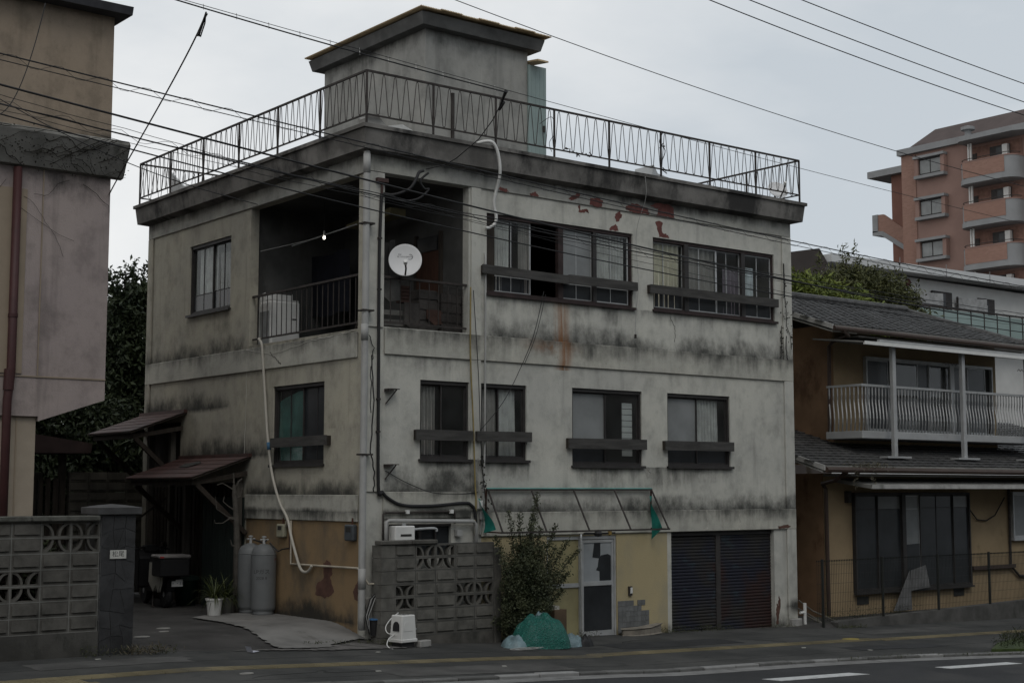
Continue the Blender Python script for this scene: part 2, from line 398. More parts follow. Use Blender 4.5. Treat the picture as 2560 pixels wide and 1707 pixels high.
asph_m = MAT('asphalt_road', (.030, .031, .033), .9, .25, 1.2, .6, 160, .006, dirt=(.042, .042, .042), dscale=.6, dthr=.5)
walk_k = NM('asphalt_sidewalk', .93, 0, .2); _p = walk_k.pos()
_c = walk_k.mix(walk_k.noise(_p, .7, (1, 1, 1), 6, .6).ss(.35, .7), (.034, .035, .034), (.066, .066, .063))
_c = walk_k.mix(walk_k.noise(_p, 3.0, (1, 1, 1), 6, .7, loc=(4, 4, 0)).ss(.55, .72) * .75, _c, (.022, .023, .023))
walk_k.color(_c); walk_k.bump(walk_k.noise(_p, 120, (1, 1, 1), 3, .7), .6, .006); walk_m = walk_k.m
lot_m = MAT('worn_asphalt_lot', (.045, .043, .041), .93, .4, 1.1, .6, 90, .008, dirt=(.085, .082, .078), dscale=2.2, dthr=.6)
kerb_m = MAT('kerb_concrete', (.13, .13, .126), .92, .25, 5, .4, 60, .005, rv=.55)
kerb_lt = MAT('new_kerb_concrete', (.24, .24, .235), .9, .15, 5, .3, 60, .004, rv=.2)
gutter_m = MAT('gutter_concrete', (.17, .17, .167), .92, .25, 2.5, .4, 60, .005, dirt=(.07, .07, .068))
slab_m = MAT('concrete_apron', (.17, .166, .158), .93, .3, 1.3, .4, 40, .006, dirt=(.11, .105, .098), dthr=.56)
line_m = MAT('white_road_paint', (.46, .47, .47), .8, .2, 8, .4, 120, .004, dirt=(.20, .20, .20), dscale=9, dthr=.60)
tact_m = MAT('worn_yellow_tactile', (.185, .158, .095), .88, .35, 1.4, .3, 60, .004, dirt=(.115, .108, .09), dscale=.55, dthr=.47, rv=.35)
moss_m = leaf_mat('moss', (.02, .035, .010), (.05, .07, .02), 9)

xs = [-200, -100, -50] + [-30 + .75 * i for i in range(32)] + [-6 + .2 * i for i in range(33)] + [.5 + .75 * i for i in range(40)] + [40, 55, 80, 120, 200, 400]
g = MB(); ys = [-160, -80, -40, -25, -14, -4, -.7, -.42, -.3, -.15, 0, .15, .3, .5, .7, .9, 1.1, 1.4, 1.8, 2.4, 6, 12, 30, 60, 120, 300]
i0 = 0
for y in ys:
    for x in xs: g.v.append((x, y, (zs(x, y) - .10 if y < -.5 else zlot(x, y)) - (0 if y < 12 else .0)))
nx = len(xs)
for j in range(len(ys) - 1):
    for i in range(nx - 1):
        k = j * nx + i; g.f.append((k, k + 1, k + nx + 1, k + nx))
struct(g.build('ground', lot_m))
SX = [-30 + .5 * i for i in range(151)]
def strip(name, mat, fy0, fy1, fz, n=1):
    m = MB()
    for j in range(n + 1):
        for x in SX:
            y = fy0(x) + (fy1(x) - fy0(x)) * j / n; m.v.append((x, y, fz(x, y)))
    w = len(SX)
    for j in range(n):
        for i in range(w - 1): k = j * w + i; m.f.append((k, k + 1, k + w + 1, k + w))
    return struct(m.build(name, mat))
sidewalk = strip('sidewalk', walk_m, lambda x: yk(x), lambda x: (-.52 if x < .1 or x > 9.8 else (-.36 if x < 2.2 else -.06)), lambda x, y: zs(x, y), 6)
road = strip('road', asph_m, lambda x: -14.0, lambda x: yk(x) - .45, lambda x, y: zs(x, max(y, -7)) - .034, 6)
strip('gutter', gutter_m, lambda x: yk(x) - .47, lambda x: yk(x) - .149, lambda x, y: zs(x, y) - .030, 1)
strip('far_sidewalk', walk_m, lambda x: -40.0, lambda x: -14.0, lambda x, y: zs(x, -7) + .10, 1)
# kerb stones, one by one
kerb = bpy.data.objects.new('kerb', None); COL.objects.link(kerb); struct(kerb)
kx = -14.0; i = 0
while kx < 15.5:
    L = .58 + rnd.uniform(-.1, .1)
    lt = any(abs(kx + L / 2 - c) < .36 for c in (-.55, .15, 3.55, 5.5, 7.75)); m = MB()
    a, b = kx + .006, kx + L - .006; dz = rnd.uniform(-.004, .012)
    for (x0, x1) in ((a, b),):
        p = [(x, yk(x) - .15 * t, zs(x, yk(x)) + .006 + dz - .15 * k) for k in (1, 0) for t in (0, 1) for x in (x0, x1)]
        m.v += p; m.f += [(0, 2, 3, 1), (4, 5, 7, 6), (0, 1, 5, 4), (2, 6, 7, 3), (0, 4, 6, 2), (1, 3, 7, 5)]
    m.build('kerb_stone', kerb_lt if lt else kerb_m, kerb, bevel=.012); kx += L; i += 1
# tactile paving tiles with raised bars
tm = MB(); tm.box(-.146, .146, -.146, .146, -.02, .006)
for k in range(4): tm.box(-.135, .135, -.115 + .066 * k, -.083 + .066 * k, .006, .012)
tmesh = tm.mesh('tactile_tile', tact_m)
dm = MB(); dm.box(-.146, .146, -.146, .146, -.02, .006)
for k in range(5): dm.box(-.12 + .055 * k, -.10 + .055 * k, -.135, .135, .006, .012)
dmesh = dm.mesh('tactile_tile', tact_m)
def place_tile(me, x, y, rz=0):
    s = (zs(x + .1, y) - zs(x - .1, y)) / .2
    inst(me, 'tactile_tile', sidewalk, Matrix.Translation((x, y, zs(x, y) + .003)) @ Matrix.Rotation(-math.atan(s), 4, 'Y') @ Matrix.Rotation(math.atan(.015), 4, 'X') @ Matrix.Rotation(rz, 4, 'Z'))
for k in range(78): place_tile(tmesh, -7.3 + .3 * k, -2.50 + (.10 if 2.5 < -7.3 + .3 * k < 9 else 0))
for a in range(3):
    for b in range(5): place_tile(dmesh, -6.25 + .3 * a + .09 * b, -2.35 - .3 * b - .45)
# white dashes
for n, q in enumerate(([(2.93, -5.30), (3.04, -5.55), (4.86, -5.58), (4.70, -5.34)], [(6.57, -5.44), (6.66, -5.66), (8.40, -5.73), (8.31, -5.51)])):
    m = MB(); m.prism(q, lambda u, v, d: (u, v, zs(u, v) - .028 + d), -.004, 0)
    o = m.build('road_marking', line_m); struct(o, ['white dash painted on the road, the lower one', 'white dash painted on the road, the one at the picture edge'][n])
# concrete apron by the left wall (cracked, its own sheet)
ap = [(-1.40, 2.95), (-1.38, 2.05), (-1.58, .55), (-1.79, -.62), (-1.45, -.72), (-.91, -.62), (-.80, -.35), (-.34, -.12), (.02, -.02), (.02, 3.2), (-.9, 3.3)]
def inpoly(x, y, q):
    c = False
    for i in range(len(q)):
        (x0, y0), (x1, y1) = q[i], q[i - 1]
        if (y0 > y) != (y1 > y) and x < (x1 - x0) * (y - y0) / (y1 - y0) + x0: c = not c
    return c
def draped(poly, zf, st=.05):
    """sheet of small faces laid over uneven ground"""
    m = MB(); idx = {}
    def V(i, j):
        if (i, j) not in idx: idx[i, j] = len(m.v); x, y = i * st + .015 * math.sin(j * 1.7), j * st + .015 * math.sin(i * 2.3); m.v.append((x, y, zf(x, y)))
        return idx[i, j]
    i0, i1 = int(min(p[0] for p in poly) / st) - 1, int(max(p[0] for p in poly) / st) + 1; j0, j1 = int(min(p[1] for p in poly) / st) - 1, int(max(p[1] for p in poly) / st) + 1
    for i in range(i0, i1):
        for j in range(j0, j1):
            if inpoly((i + .5) * st, (j + .5) * st, poly): m.f.append((V(i, j), V(i + 1, j), V(i + 1, j + 1), V(i, j + 1)))
    return m
struct(draped(ap, lambda x, y: (zlot(x, y) if y > -.42 else zs(x, y)) + .024).build('concrete_apron', slab_m))
m = draped([(-2.6, -.66), (-2.0, -.80), (-1.2, -.98), (.25, -.92), (.1, -.62), (-.3, -.2), (-.8, -.40), (-1.4, -.75), (-1.8, -.62)], lambda x, y: (zlot(x, y) if y > -.42 else zs(x, y)) + .014)
struct(m.build('concrete_patch', MAT('broken_concrete', (.105, .10, .095), .95, .45, 6, .8, 22, .02)))

# unseen houses added across the street, behind the viewer, to shut off low sky
opp_m = MAT('opposite_render', (.26, .255, .24), .9, .15, 1, 0); opp_r = MAT('opposite_roof', (.07, .07, .07), .8, .2, 2, 0); opp_w = MAT('opposite_glass', (.05, .055, .06), .15, .1, 1, 0, spec=.5)
for n, (x0, x1, h, lb) in enumerate(((-60, -41, 9.5, 'unseen grey rendered house added across the street, first of the row'), (-40, -24, 12.0, 'unseen tall grey block added across the street, second of the row'), (-23, -9, 8.5, 'unseen low house added across the street, third of the row'), (-8, 6, 11.0, 'unseen tall house added across the street, fourth of the row'), (7, 24, 9.0, 'unseen wide house added across the street, fifth of the row'), (25, 46, 12.0, 'unseen grey block added across the street, last of the row'))):
    t = thing('added_opposite_house', lb, 'house', 'unseen houses added across the street'); MB().box(x0, x1, -36, -24, -2, h).build('wall', opp_m, t); MB().prism([(-36.5, h), (-23.5, h), (-30, h + 1.6)], lambda u, v, d: (d, u, v), x0 - .4, x1 + .4).build('roof', opp_r, t)
    for z in np.arange(1.2, h - 1.5, 2.9):
        for x in np.arange(x0 + 1.5, x1 - 2, 3.2): box('window', opp_w, t, x, x + 1.6, -23.995, -23.95, z, z + 1.3)

# patched asphalt: reinstated trenches and a long seam in the sidewalk
pat_d = MAT('dark_asphalt_patch', (.026, .027, .028), .9, .3, 2, .6, 120, .006); pat_l = MAT('grey_asphalt_patch', (.068, .067, .064), .93, .3, 2, .6, 120, .006)
for q, mt in (([(3.6, -1.9), (6.3, -1.9), (6.3, -1.25), (3.6, -1.2)], pat_d), ([(-1.9, -3.9), (.9, -3.9), (.9, -3.1), (-1.9, -3.15)], pat_l), ([(7.2, -3.6), (9.4, -3.7), (9.4, -3.2), (7.2, -3.1)], pat_d), ([(-5.6, -1.7), (-3.6, -1.75), (-3.5, -1.1), (-5.6, -1.1)], pat_l), ([(9.8, -1.8), (12.8, -1.9), (12.8, -1.2), (9.8, -1.2)], pat_l)):
    struct(draped(q, lambda x, y: zs(x, y) + .004, .1).build('asphalt_patch', mt))
seam = MB()
for x0, x1, y in ((-7, 3.5, -1.62), (6.3, 15, -1.55), (-4, 12, -3.62)):
    seam.tube([(x, y + .012 * math.sin(x * 5.1) + .008 * math.sin(x * 13), zs(x, y) - .001) for x in np.arange(x0, x1, .12)], .0035, 4)
for k in range(5):
    x, y = rnd.uniform(-5, 11), rnd.uniform(-3.6, -.8); a = rnd.uniform(0, 6.28); P = []
    for s in range(rnd.randint(8, 16)): P.append((x, y, zs(x, y) + .001)); a += rnd.gauss(0, .5); x += .11 * math.cos(a); y += .06 * math.sin(a)
    seam.tube(P, .0028, 4)
o = seam.build('asphalt_cracks', MAT('crack_black', (.012, .012, .012), .95)); o['kind'] = 'stuff'; o['label'] = 'dark cracks and seams across the sidewalk asphalt'; o['category'] = 'crack'

# ------------------------------------------------------------------ the three-storey building
L, W = 9.77, 8.0
B = thing('concrete_building', 'weathered three-storey concrete building with roof railing and open corner balcony', 'building')
HF = [(2.30, 5.58, 5.24, 6.58), (6.08, 9.33, 5.26, 6.58), (.99, 1.95, 2.51, 3.755), (2.19, 3.14, 2.51, 3.755), (4.14, 5.77, 2.44, 3.765), (6.40, 8.03, 2.45, 3.765),
      (.27, 1.93, 4.55, 6.96), (6.46, 9.19, -1.2, 1.275), (3.57, 5.14, -.52, 1.25), (.42, 1.60, 1.0, 1.50)]
wall('wall', 'y', 0, 0, L, -1.2, 7.35, HF, .16, front_m, B)
HL = [(4.56, 6.21, 5.27, 6.58), (.28, 3.82, 4.52, 6.95), (1.26, 2.93, 2.44, 3.76), (4.05, 6.45, -.3, 2.15), (6.45, 7.80, -.3, 3.30)]
wall('wall', 'x', 0, .16, W, -1.2, 7.35, HL, .16, left_m, B)
box('wall', left_m, B, L - .16, L, .16, W, -1.2, 7.35); box('wall', left_m, B, .16, L - .16, W - .16, W, -1.2, 7.35)
# proud bands, frieze, pilasters
for q in ((.30, L + .035, -.035, -.002, 4.12, 4.535), (2.18, L + .035, -.037, -.003, 1.28, 1.665), (.30, 1.98, -.033, -.002, 1.585, 2.0), (-.035, -.002, .26, W + .03, 4.07, 4.47), (-.035, -.002, .2, 3.82, 1.54, 1.95)): box('band', band_m, B, *q, bevel=.008)
frieze_m = facade_mat('render_frieze', (.30, .30, .28), (.38, .375, .335), [(-1, 20, 7.30, .1, .30, 1.25)], [], seed=3.0)
for q in ((.0, L + .03, -.03, -.002, 6.965, 7.34), (-.03, -.002, -.03, W + .03, 6.955, 7.34)): box('frieze', frieze_m, B, *q, bevel=.006)
for q in ((1.97, 2.17, -.028, -.002, 1.70, 6.96), (9.545, L + .033, -.033, -.002, -1.0, 1.28), (9.545, L + .033, -.033, -.002, 1.665, 4.12), (9.545, L + .033, -.033, -.002, 4.535, 6.96), (-.024, .27, -.026, -.002, 2.0, 4.1), (-.024, .28, -.026, -.002, 4.53, 6.96)): box('pilaster', front_m, B, *q, bevel=.006)
for q in ((-.033, -.002, 7.82, W + .03, 4.47, 6.95), (-.033, -.002, 7.84, W + .03, 0, 4.07)): box('pilaster', left_m, B, *q, bevel=.006)
# eave: sloping fascia, soffit and roof deck
e = MB().ring((0, L, 0, W), [(.0, 7.22), (.20, 7.27), (.205, 7.32), (.235, 7.58), (.27, 7.585), (.27, 7.645), (.12, 7.655), (.10, 7.50), (-1, 7.49), (-3.9, 7.49)])
e.build('eave', fascia_m, B, bevel=0)
box('roof_slab', fascia_m, B, .16, L - .16, .16, W - .16, 7.30, 7.48)
for z in (1.45, 4.22): box('floor_slab', dark_room, B, .16, L - .16, .16, W - .16, z, z + .14)
# corner balcony lining
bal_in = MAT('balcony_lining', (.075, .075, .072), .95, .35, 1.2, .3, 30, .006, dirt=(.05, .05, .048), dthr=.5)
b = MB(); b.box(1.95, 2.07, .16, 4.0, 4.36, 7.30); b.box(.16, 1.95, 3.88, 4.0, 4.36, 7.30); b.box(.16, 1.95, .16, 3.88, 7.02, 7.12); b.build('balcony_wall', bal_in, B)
dr = box('balcony_door', MAT('brown_door', (.060, .028, .018), .8, .3, 3, .3, sc=(4, 4, 1)), B, 1.90, 1.948, .80, 1.46, 4.38, 6.02)
box('pane', frost_dk, dr, 1.895, 1.899, .84, 1.42, 6.03, 6.28); box('frame', wood_dk, dr, 1.89, 1.948, .74, .797, 4.38, 6.34); box('frame', wood_dk, dr, 1.89, 1.948, 1.463, 1.52, 4.38, 6.34)
# inner partitions so windows look into closed dark rooms
b = MB(); b.box(5.8, 5.9, .16, 7.8, 1.6, 7.3); b.box(.2, 9.6, 4.2, 4.3, 1.6, 4.2); b.box(2.07, 9.6, 3.6, 3.7, 4.36, 7.3); b.box(3.3, 3.4, .16, 4.2, -1, 4.2); b.build('partition', dark_room, B)

def curtain(parent, fn, u0, u1, z0, z1, mat, d=.135, amp=.032, folds=9, seed=0):
    rg = random.Random(seed); ph = rg.uniform(0, 6); 
    def f(a, c):
        u = u0 + (u1 - u0) * a; w = math.sin(a * folds * 6.283 + ph) + .5 * math.sin(a * folds * 2.1 * 6.283 + ph * 2)
        return fn(u + .02 * (1 - c) * math.sin(a * 17 + ph), z0 + (z1 - z0) * c, d + amp * w * (1.1 - .4 * c))
    return MB().grid(f, folds * 8, 4).build('curtain', mat, parent, smooth=True)

def window(plane, rect, sashes, frame, sill=True, name='window', at=0.0, rec=.06, fw=.04, parent=None):
    """sashes: (u0,u1,kind,[muntin u],transom z or None,lower kind); kind: glass/frost/dark/open"""
    parent = parent or B; fn = PL(plane, at); u0, u1, z0, z1 = rect; fm = MB()
    def bx(m, a, b, c, d, e0, e1): m.prism([(a, c), (b, c), (b, d), (a, d)], fn, e0, e1)
    bx(fm, u0 + .002, u0 + fw, z0 + .002, z1 - .002, rec - .03, rec + .06); bx(fm, u1 - fw, u1 - .002, z0 + .002, z1 - .002, rec - .03, rec + .06)
    bx(fm, u0 + fw, u1 - fw, z0 + .002, z0 + fw + .01, rec - .032, rec + .06); bx(fm, u0 + fw, u1 - fw, z1 - fw - .02, z1 - .002, rec - .032, rec + .06)
    w = fm.build(name, frame, parent)
    mats = {'glass': glass_m, 'frost': frost_m, 'dark': frost_dk}
    for k, s in enumerate(sashes):
        a, b2, kind, munt, tz, low = s; dd = rec + (.004 if k % 2 else .028)
        if kind == 'open': continue
        sm = MB(); t = .022; za, zb = z0 + fw + .012, z1 - fw - .022
        bx(sm, a, a + t, za, zb, dd, dd + .022); bx(sm, b2 - t, b2, za, zb, dd, dd + .022); bx(sm, a + t, b2 - t, za, za + t, dd, dd + .022); bx(sm, a + t, b2 - t, zb - t, zb, dd, dd + .022)
        for u in munt: bx(sm, u - .006, u + .006, za + t, zb - t, dd + .003, dd + .018)
        if tz: bx(sm, a + t, b2 - t, tz - .007, tz + .007, dd + .002, dd + .019)
        sm.build('sash', alum_m if frame is redframe or (k % 2 == 0 and frame is dkframe and rnd.random() < .2) else frame, w)
        edges = [a + t] + list(munt) + [b2 - t]
        for e0, e1 in zip(edges[:-1], edges[1:]):
            zz = [(za + t, tz, low), (tz, zb - t, kind)] if tz else [(za + t, zb - t, kind)]
            for c, d, kd in zz:
                pm = MB(); bx(pm, e0, e1, c, d, dd + .009, dd + .012); pm.build('pane', mats[kd], w)
    if sill:
        sm = MB(); bx(sm, u0 - .03, u1 + .04, z0 - .035, z0 + .002, -.055, rec + .02); sm.build('sill', frame, w, bevel=.004)
    return w, fn
def plank(plane, u0, u1, z0, z1, tilt=0.0, d=-.105):
    """grey guard plank across a window, on two end brackets"""
    fn = PL(plane, 0); zc = (z0 + z1) / 2; hh = (z1 - z0) / 2
    m = MB().prism([(u0, zc - hh - tilt), (u1, zc - hh + tilt), (u1, zc + hh + tilt), (u0, zc + hh - tilt)], fn, d, d + .028)
    o = m.build('guard_plank', plank_m, B, bevel=.004)
    for u in (u0 + .03, u1 - .05): MB().prism([(u - .02, zc - hh), (u + .02, zc - hh), (u + .02, zc + hh), (u - .02, zc + hh)], fn, d + .03, .05).build('bracket', wood_dk, o)
    return o

wA, fn = window('y', HF[0], [(2.50, 3.30, 'glass', [2.88], 5.56, 'dark'), (3.30, 3.87, 'open', [], None, None), (3.97, 4.68, 'frost', [4.32], 5.56, 'dark'), (4.74, 5.52, 'glass', [5.10], 5.56, 'dark')], redframe)
MB().prism([(3.86, 5.28), (3.97, 5.28), (3.97, 6.54), (3.86, 6.54)], fn, .02, .10).build('mullion', redframe, wA)
MB().prism([(2.34, 5.28), (2.50, 5.28), (2.50, 6.54), (2.34, 6.54)], fn, .05, .11).build('mullion', wood_dk, wA)
MB().prism([(4.67, 5.28), (4.75, 5.28), (4.75, 6.54), (4.67, 6.54)], fn, .035, .10).build('mullion', dkframe, wA)
curtain(wA, fn, 2.46, 2.86, 5.3, 6.54, curtain_m, seed=1); curtain(wA, fn, 4.80, 5.45, 5.3, 6.54, curtain_m, seed=2); curtain(wA, fn, 3.08, 3.30, 5.3, 6.54, curtain_d, folds=4, seed=3)
wB, fn = window('y', HF[1], [(6.12, 6.92, 'glass', [6.42], 5.58, 'dark'), (7.0, 7.78, 'glass', [7.32], 5.62, 'dark'), (7.80, 8.45, 'glass', [8.08], 5.58, 'dark'), (8.53, 9.29, 'glass', [8.90], 5.58, 'dark')], redframe)
MB().prism([(6.90, 5.30), (7.01, 5.30), (7.01, 6.54), (6.90, 6.54)], fn, .02, .10).build('mullion', dkframe, wB)
MB().prism([(8.44, 5.30), (8.54, 5.30), (8.54, 6.54), (8.44, 6.54)], fn, .03, .10).build('mullion', dkframe, wB)
curtain(wB, fn, 6.12, 6.88, 5.3, 6.54, curtain_y, seed=4, folds=6); curtain(wB, fn, 7.05, 7.75, 5.3, 6.54, curtain_d, seed=5, folds=5); curtain(wB, fn, 8.0, 8.42, 5.3, 6.2, MAT('mauve_cloth', (.20, .17, .20), .95), seed=6, folds=4)
curtain(wB, fn, 8.52, 8.88, 5.35, 6.28, MAT('pale_cloth', (.62, .66, .68), .9), seed=7, folds=3, amp=.01)
w1, fn = window('y', HF[2], [(1.03, 1.47, 'glass', [], None, None), (1.43, 1.91, 'glass', [], None, None)], dkframe); curtain(w1, fn, 1.03, 1.38, 2.55, 3.72, curtain_d, seed=8, folds=5)
w2, fn = window('y', HF[3], [(2.23, 2.62, 'glass', [], None, None), (2.58, 3.10, 'glass', [], None, None)], dkframe); curtain(w2, fn, 2.25, 2.6, 2.55, 3.7, curtain_d, seed=9, folds=3); curtain(w2, fn, 2.62, 2.98, 2.55, 3.72, curtain_m, seed=10, folds=4)
w3, fn = window('y', HF[4], [(4.19, 4.97, 'frost', [], 2.84, 'dark'), (4.94, 5.72, 'glass', [], 2.84, 'glass')], dkframe)
bl = MB()
for k in range(9): bl.prism([(5.42, 2.62 + .105 * k), (5.66, 2.62 + .105 * k), (5.66, 2.715 + .105 * k), (5.42, 2.715 + .105 * k)], fn, .14, .15)
bl.build('louvre_blind', white_m, w3)
w4, fn = window('y', HF[5], [(6.45, 7.24, 'frost', [], 2.86, 'dark'), (7.20, 7.98, 'glass', [], 2.86, 'dark')], dkframe); curtain(w4, fn, 7.22, 7.82, 2.5, 3.68, curtain_m, seed=12, folds=7)
w5, fn = window('x', HL[0], [(4.60, 5.40, 'glass', [4.98], 5.66, 'dark'), (5.37, 6.17, 'glass', [5.75], 5.64, 'dark')], dkframe); curtain(w5, fn, 5.35, 6.05, 5.4, 6.5, curtain_m, seed=13, folds=5); curtain(w5, fn, 4.75, 5.2, 5.35, 6.35, curtain_d, seed=14, folds=3)
w6, fn = window('x', HL[2], [(1.31, 2.05, 'dark', [1.62], None, None), (2.02, 2.88, 'glass', [2.44], None, None)], dkframe)
tarp = MB().grid(lambda a, c: (.105 + .012 * math.sin(a * 9 + c * 3) + .012 * math.sin(c * 7 + a * 2), 2.05 + .82 * a - .10 * a * (1 - c) * .3, 2.50 + (1.16 - .16 * a * a) * c), 24, 18).build('green_tarp', MAT('thin_green_tarp', (.075, .19, .165), .6, .35, 3, .2), w6, smooth=True)
for a in (('y', 2.15, 4.00, 5.54, 5.68, -.012), ('y', 4.01, 5.60, 5.545, 5.69, .0), ('y', 5.92, 9.33, 5.54, 5.69, 0), ('y', .86, 1.96, 2.81, 2.965, 0), ('y', 2.045, 3.17, 2.815, 2.97, .004), ('y', 3.99, 5.79, 2.73, 2.90, .005), ('y', 6.26, 8.02, 2.74, 2.90, .003), ('x', 1.03, 2.82, 2.735, 2.885, -.004)): plank(*a)

# roller shutter in two leaves, every slat its own piece
shk = NM('painted_shutter', .7, .1, .3); _p = shk.pos(); _x, _y, _z = shk.xyz(_p)
_n = shk.noise(_p, .9, (1, 1, 1.2), 4, .6, loc=(2, 0, 5)); _n2 = shk.noise(_p, 1.2, (1, 1, .9), 4, .6, loc=(9, 2, 1))
_c = shk.mix(_n.ss(.40, .60), (.027, .025, .022), (.015, .016, .026)); _c = shk.mix((_n2 + (_x - 8.0) * .07 - _z * .10).ss(.48, .62), _c, (.030, .015, .013))
_c = shk.mix(shk.noise(_p, 2.2, (1, 1, 2), 4, .6, loc=(1, 1, 9)).ss(.60, .68) * .5, _c, (.03, .05, .062)); shk.color(_c)
shk.bump(shk.noise(_p, 60, (1, 1, 1), 3, .6), .2, .003)
sh = box('roller_shutter', MAT('shutter_post', (.04, .036, .034), .6), B, 7.68, 7.80, .075, .15, -.60, 1.27)
box('head_box', dkframe, sh, 6.47, 9.18, .06, .14, 1.20, 1.27)
for x0, x1 in ((6.475, 7.675), (7.805, 9.185)):
    sl = MB(); prof = [(.0, .0), (-.012, .012), (-.014, .03), (-.010, .046), (.0, .056), (.012, .056), (.012, 0)]
    sl.prism(prof, lambda u, v, d: (d, u, v), x0, x1); me = sl.mesh('slat', shk.m)
    for k in range(31):
        z = -.60 + .058 * k - (.02 if x0 < 7 else .0)
        inst(me, 'slat', sh, loc=(0, .10, z))
box('shutter_bottom_bar', alum_m, sh, 7.85, 8.5, .08, .11, -.625, -.605)
box('shutter_void', dark_room, sh, 6.40, 9.25, .30, .36, -1.1, 1.4)
# sliding door with a fixed glazed side
dr = MB()
def fb(m, a, b, c, d, e0=.02, e1=.07): m.prism([(a, c), (b, c), (b, d), (a, d)], PL('y', 0), e0, e1)
fb(dr, 3.57, 3.61, -.52, 1.25); fb(dr, 4.30, 4.355, -.52, 1.25, .01, .07); fb(dr, 5.10, 5.14, -.52, 1.25); fb(dr, 3.61, 4.30, 1.19, 1.25); fb(dr, 4.355, 5.10, 1.19, 1.25); fb(dr, 3.61, 4.30, .39, .46); fb(dr, 3.61, 4.30, -.52, -.46)
dro = dr.build('sliding_door', alum_m, B)
lf = MB(); fb(lf, 4.36, 4.41, -.47, 1.18, .03, .06); fb(lf, 5.05, 5.095, -.47, 1.18, .03, .06); fb(lf, 4.41, 5.05, -.47, -.36, .03, .06); fb(lf, 4.41, 5.05, .40, .47, .03, .06); fb(lf, 4.41, 5.05, 1.13, 1.18, .03, .06)
lf.build('door_leaf', alum_m, dro)
yel_m = MAT('yellow_frosted_glass', (.30, .27, .15), .35, .2, 1.5, .05, dirt=(.20, .18, .11))
for q, mt in (((3.61, 4.30, .46, 1.19), yel_m), ((3.61, 4.30, -.46, .39), yel_m), ((4.41, 5.05, -.36, .40), frost_dk), ((4.41, 5.05, .47, 1.13), MAT('papered_glass', (.30, .32, .33), .5, .1, 3, .05))):
    m = MB(); fb(m, *q, .044, .048); m.build('pane', mt, dro)
m = MB().prism([(4.66, 1.12), (4.80, 1.12), (4.80, .84), (4.76, .86), (4.62, .88)], PL('y', 0), .040, .043); m.build('torn_paper', frost_dk, dro)
m = MB().prism([(4.78, .48), (5.04, .48), (5.04, .90), (4.97, .93), (4.82, .91), (4.76, .84), (4.74, .72), (4.70, .66), (4.78, .64)], PL('y', 0), .0405, .0432); m.build('torn_paper', frost_dk, dro)
# grey tile patch low on the yellow wall: each tile
tl = MB().box(0, .088, -.012, -.002, 0, .088).mesh('wall_tile', MAT('grey_wall_tile', (.16, .165, .165), .5, .2, 6, .1, rv=.4))
for r in range(7):
    for c in range(8):
        if (c > 6 and r < 2) or rnd.random() < .03: continue
        if .10 - .092 * (r + 1) < -.5: continue
        inst(tl, 'wall_tile', B, loc=(5.16 + .092 * c, 0, .12 - .092 * (r + 1)))
# bathroom window behind the block wall
wn2 = MB(); fb(wn2, .42, 1.60, 1.46, 1.50, .0, .06); fb(wn2, .98, 1.03, 1.0, 1.46, .0, .06); fb(wn2, 1.30, 1.33, 1.0, 1.46, .02, .06)
w7 = wn2.build('window', dkframe, B); m = MB(); fb(m, .42, 1.60, 1.0, 1.46, .065, .07); m.build('pane', frost_dk, w7)
# peeled paint showing red primer
peel_d = MAT('bare_brown_primer', (.105, .055, .042), .9, .3, 5, .4, 50, .004, dirt=(.05, .04, .032))
def patch(poly, plane='y', d=-.0345, mt=None):
    pts = []
    for k in range(len(poly)):
        a, c = poly[k], poly[(k + 1) % len(poly)]
        for t in (0, .2, .4, .6, .8): pts.append((a[0] + (c[0] - a[0]) * t + (rnd.uniform(-.016, .016) if t else 0), a[1] + (c[1] - a[1]) * t + (rnd.uniform(-.014, .014) if t else 0)))
    MB().prism(pts, PL(plane, 0), d, d + .002).build('peeled_patch', mt or peel_m, B)
for q in ([(3.19, 7.0), (3.24, 7.03), (3.3, 7.05), (3.36, 7.02), (3.39, 6.975), (3.28, 6.97), (3.21, 6.97)], [(4.05, 7.03), (4.23, 7.13), (4.26, 7.17), (4.32, 7.13), (4.23, 7.04), (4.10, 7.0)],
          [(4.55, 7.1), (4.75, 7.13), (4.85, 7.07), (4.81, 6.97), (4.65, 6.97), (4.54, 6.98)], [(5.38, 7.04), (5.52, 7.12), (5.72, 7.12), (5.93, 7.09), (5.97, 6.98), (5.72, 6.97), (5.55, 6.97), (5.41, 6.99)],
          [(5.99, 7.13), (6.11, 7.20), (6.43, 7.22), (6.57, 7.17), (6.59, 6.98), (6.39, 6.98), (6.14, 6.97), (6.2, 7.11)], [(2.49, 6.98), (2.55, 7.03), (2.68, 7.03), (2.74, 6.975), (2.61, 6.97)]): patch(q)
for q in ([(4.29, 6.94), (4.33, 6.95), (4.35, 6.87), (4.45, 6.9), (4.52, 6.89), (4.54, 6.83), (4.48, 6.86), (4.39, 6.82), (4.32, 6.82)], [(5.18, 6.91), (5.28, 6.95), (5.33, 6.9), (5.26, 6.77), (5.18, 6.76), (5.15, 6.83)],
          [(5.18, 6.72), (5.22, 6.65), (5.24, 6.595), (5.02, 6.595), (5.04, 6.63)], [(6.14, 6.86), (6.21, 6.89), (6.33, 6.87), (6.31, 6.8), (6.33, 6.68), (6.47, 6.66), (6.5, 6.595), (6.24, 6.595), (6.19, 6.77)]): patch(q, d=-.003)
patch([(9.22, -.27), (9.24, -.1), (9.28, -.16), (9.30, .03), (9.34, -.08), (9.31, -.3), (9.28, -.5), (9.22, -.51)], d=-.003, mt=peel_d); patch([(9.26, 1.34), (9.55, 1.37), (9.63, 1.33), (9.46, 1.295), (9.28, 1.30)], d=-.041, mt=peel_d)
